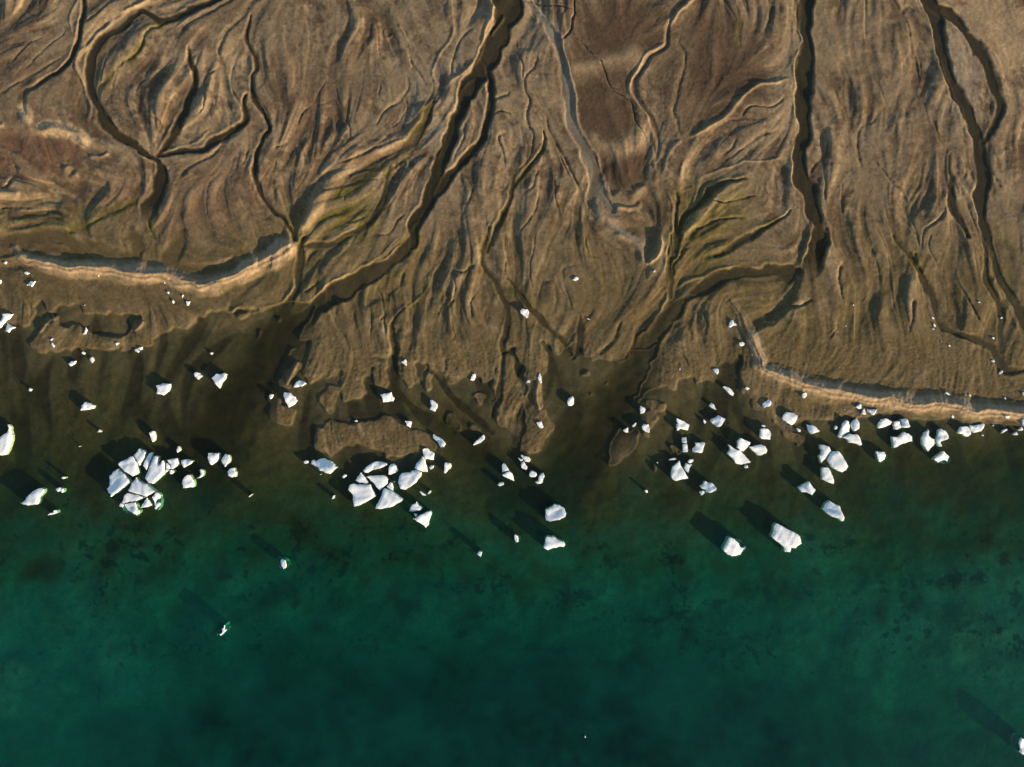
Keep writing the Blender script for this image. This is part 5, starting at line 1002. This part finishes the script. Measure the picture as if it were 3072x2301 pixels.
def floe_mesh(name, P, z0, z1, rs, low=False, inset=0.0):
    """P in metres round its own centre; z0 bottom, z1 mean top"""
    A = area_of(P); size = math.sqrt(A)
    sp = max(.16, min(.42, size/9))
    B = resample(P, sp)
    n = len(B)
    cen = B.mean(0)
    nrm_ = np.roll(B, -1, 0)-np.roll(B, 1, 0); nrm_ = np.stack([nrm_[:, 1], -nrm_[:, 0]], 1); nrm_ /= (np.hypot(*nrm_.T)[:, None]+1e-9)
    x, y = P.T
    if (x*np.roll(y, -1)-y*np.roll(x, -1)).sum() < 0: nrm_ = -nrm_
    j = rs.normal(0, 1, n); j = (j+np.roll(j, 1))/1.4
    B = B + nrm_*(j*min(.055, size*.018) - min(.055, size*.02) - inset)[:, None]
    h = z1-z0
    k1 = rs.normal(0, 1, (7, 2)); ph = rs.uniform(0, 6.28, 7); fr = np.array([.5, .8, 1.3, 2.0, 3.0, 4.2, 6.0])*1.6/max(1.2, size**.6)
    k1 = k1/np.hypot(*k1.T)[:, None]*fr[:, None]*2.2; am = np.array([.34, .30, .24, .16, .10, .07, .05])*(.14 if not low else .08)*min(1, size/3.2)
    tilt = rs.normal(0, .035, 2)
    ridge_d = rs.normal(0, 1, 2); ridge_d /= np.hypot(*ridge_d); roff = rs.uniform(-.2, .2)*size; ramp = min(.26, size*.045)*(rs.random() < .7)*(0 if low else 1)
    def top(p, d):
        z = z1 + float(p @ tilt)
        z += float((am*np.sin(k1 @ p + ph)).sum())
        z += .12*abs(float((am[:3]*np.sin(k1[:3] @ p*1.7 + ph[:3]+1)).sum()))
        s = float(p @ ridge_d) - roff
        z += ramp*math.tanh(s/(.10*size+.2))*.5
        z -= min(.16*(z1-max(z0, 0)), .14)*math.exp(-d/(.12+.02*size))
        return z
    verts2 = [Vector(b) for b in B]; ring = list(range(n))
    gx0, gy0 = B.min(0); gx1, gy1 = B.max(0)
    step = sp*1.0
    for a in np.arange(gx0+step/2, gx1, step):
        for b_ in np.arange(gy0+step/2, gy1, step):
            p = np.array([a, b_]) + rs.uniform(-.22, .22, 2)*step
            if inpoly(B, np.array([[p[0]]]), np.array([[p[1]]]))[0, 0] and seg_dist(p, B) > sp*.5:
                verts2.append(Vector(p))
    vo, eo, fo, vi, ei, fi = delaunay_2d_cdt(verts2, [], [ring], 1, 1e-5)
    co = []
    for v in vo:
        p = np.array([v.x, v.y]); d = seg_dist(p, B)
        co.append((p[0], p[1], top(p, d)))
    faces = [list(f) for f in fo]
    idx = {}
    for k_, src in enumerate(vi):
        for s_ in src:
            if s_ < n: idx[s_] = k_
    prev = [idx.get(i) for i in range(n)]
    if any(p is None for p in prev):
        keep_i = [i for i in range(n) if prev[i] is not None]; prev = [prev[i] for i in keep_i]; B2 = B[keep_i]; N2 = nrm_[keep_i]
    else: B2, N2 = B, nrm_
    ccw = (B2[:, 0]*np.roll(B2[:, 1], -1)-B2[:, 1]*np.roll(B2[:, 0], -1)).sum() > 0
    ztop = [co[i][2] for i in prev]
    wet_foot = z0 < -.5
    levels = [(.66, .01), (.33, .0), (None, .02, .02)] + ([(None, -.14, .03), (None, -.40, .06), (None, -.8, .04)] if z0 < -1 else [(None, -.14, .05)] if wet_foot else []) + [(None, z0, .10 if wet_foot else .03)]
    for lev_ in levels:
        lev, off = (lev_[0], lev_[1]) if lev_[0] is not None else (None, lev_[2])
        cur = []
        for q in range(len(prev)):
            jit = rs.normal(0, .022)*min(1, size/2)
            zz = ztop[q]*lev if lev is not None else lev_[1]
            pp = B2[q] + N2[q]*(off*min(1.5, size*.5) + jit)
            cur.append(len(co)); co.append((pp[0], pp[1], zz))
        m_ = len(prev)
        for q in range(m_):
            a, b_, c, d = prev[q], prev[(q+1) % m_], cur[(q+1) % m_], cur[q]
            faces.append([a, d, c, b_] if ccw else [a, b_, c, d])
        prev = cur
    me = bpy.data.meshes.new(name); me.from_pydata(co, [], faces)
    me.update()
    import bmesh
    bm = bmesh.new(); bm.from_mesh(me); bmesh.ops.recalc_face_normals(bm, faces=bm.faces[:])
    up = sum((f.normal.z for f in bm.faces if f.calc_center_median().z > z0+.5*h), 0.0)
    if up < 0: bmesh.ops.reverse_faces(bm, faces=bm.faces[:])
    for f in bm.faces: f.smooth = abs(f.normal.z) > .5
    for e in bm.edges:
        if len(e.link_faces) == 2 and e.link_faces[0].smooth != e.link_faces[1].smooth: e.smooth = False
    bm.to_mesh(me); bm.free()
    return me

UNDER = {
 'deep green left of centre': ('N', '640,590 720,620 900,690 1100,860 1260,1020 1130,1110 1000,1240 900,1270 780,1150 690,870'),
 'lowest in the deep water': ('O', '600,1200 640,1100 850,800 1060,740 1200,960 1080,1030 800,1270'),
 'near the bottom corner': ('P', '1640,1080 1790,750 1950,550 2209,540 2500,700 2650,1100 2500,1560 2209,1600 1870,1520 1700,1250'),
 'green underwater ice left': ('M', '780,710 805,680 880,720 890,760 860,810 810,830 785,760'),
 'pale underwater shelf': ('B', '860,810 930,860 950,920 940,1000 900,1060 860,1055 835,940'),
 'very bottom of the large shattered': ('B', '400,1020 440,1000 600,1000 650,1070 600,1140 540,1125 470,1100'),
 'half-sunken bluish': ('G', '155,920 175,885 230,895 290,900 315,950 300,1010 235,1050 200,1040 175,1000'),
 'house-shaped': ('G', '1030,1040 1080,1000 1190,980 1175,1050 1100,1058'),
 'ragged bluish low': ('C', '1590,1355 1620,1270 1700,1235 1790,1300 1760,1345 1650,1362'),
 'green notch': ('H', '400,800 560,830 620,880 635,930 560,1040 440,1062 340,1010 380,900'),
}
seen = {}
nrep = 0
for line in ICE.strip().splitlines():
    tile, spec, label = line.split('|')
    P = pts(spec, tile)
    c = P.mean(0)
    A = area_of(P)*M_PER_PX**2; size = math.sqrt(A)
    rs = np.random.default_rng(int(c[0]*13+c[1]*7))
    g = sample(H, *c); wz = sample(WATER, *c); sea_here = wz > g
    fb = .35*(min(2.3, .42 + .34*size)*rs.uniform(.88, 1.12))
    if 'low floe' in label or 'half-sunken' in label: fb *= .5
    ref = max(g, wz)
    z1 = ref + fb
    gs = [sample(H, *p) for p in P]
    z0 = min(min(gs), g)-.15 if ref - min(gs) < 3.4 else ref-3.4
    W_ = np.array([place(px, py, ref + fb*.5) for px, py in P])
    o0 = W_.mean(0); inset = min(.5*fb*math.hypot(*o0)/CAM_H, size*.05)
    name = 'ice_floe' if size > 1.6 else 'ice_chunk'
    me = floe_mesh(name, W_ - o0, z0-ref, z1-ref, rs, inset=inset)
    me.materials.append(im)
    o = bpy.data.objects.new(name, me); o.location = (o0[0], o0[1], ref); bpy.context.scene.collection.objects.link(o)
    big_ = size > 1.6
    grp = ('ice floes grounded in the shallow sea' if sea_here or c[1] > 1180 else 'ice lumps stranded on the delta flats') if big_ else \
          ('small ice bits drifting off the shore' if sea_here else 'small ice bits lying on sand and mud')
    tagit(o, label, 'ice floe' if big_ else 'ice chunk', grp)
    for key, (ut, us) in UNDER.items():
        if key in label:
            UP = pts(us, ut)
            Wu = np.array([place(px, py, -.3) for px, py in UP]) - o0
            mu = floe_mesh('underwater_ice', Wu, -1.6, -.32, rs, low=True); mu.materials.append(um)
            u = bpy.data.objects.new('underwater_ice', mu); bpy.context.scene.collection.objects.link(u); u.parent = o
            u['label'] = 'teal underwater shelf of the floe'

# ------------------------------------------------------------------ light, sky, camera
sc = bpy.context.scene
w = bpy.data.worlds.new('World'); sc.world = w; w.use_nodes = True
nt = w.node_tree; bg = nt.nodes['Background']
sk = nt.nodes.new('ShaderNodeTexSky'); sk.sky_type = 'NISHITA'; sk.sun_disc = False
sk.sun_elevation = R_(9.5); sk.sun_rotation = R_(129); sk.air_density = 1.0; sk.dust_density = .6; sk.ozone_density = 1.0
nt.links.new(sk.outputs[0], bg.inputs['Color']); bg.inputs['Strength'].default_value = .085
ld = bpy.data.lights.new('sun', 'SUN'); ld.energy = 5.0; ld.angle = R_(.6); ld.color = (1.0, .73, .44)
lo = bpy.data.objects.new('sun', ld); sc.collection.objects.link(lo)
sdir = Vector((.777*math.cos(R_(9.5)), -.629*math.cos(R_(9.5)), math.sin(R_(9.5))))
lo.rotation_euler = sdir.to_track_quat('Z', 'Y').to_euler(); lo.location = (200, -160, 80)
cd = bpy.data.cameras.new('camera'); cd.lens = 24; cd.sensor_width = 36; cd.clip_end = 20000; cd.clip_start = 1
co_ = bpy.data.objects.new('camera', cd); sc.collection.objects.link(co_); co_.location = (0, 0, CAM_H); co_.rotation_euler = (0, 0, 0)
sc.camera = co_
sc.view_settings.view_transform = 'Standard'; sc.view_settings.look = 'None'; sc.view_settings.gamma = 1; sc.view_settings.exposure = 1.6
sc.cycles.max_bounces = 6; sc.cycles.transparent_max_bounces = 12; sc.cycles.use_denoising = True
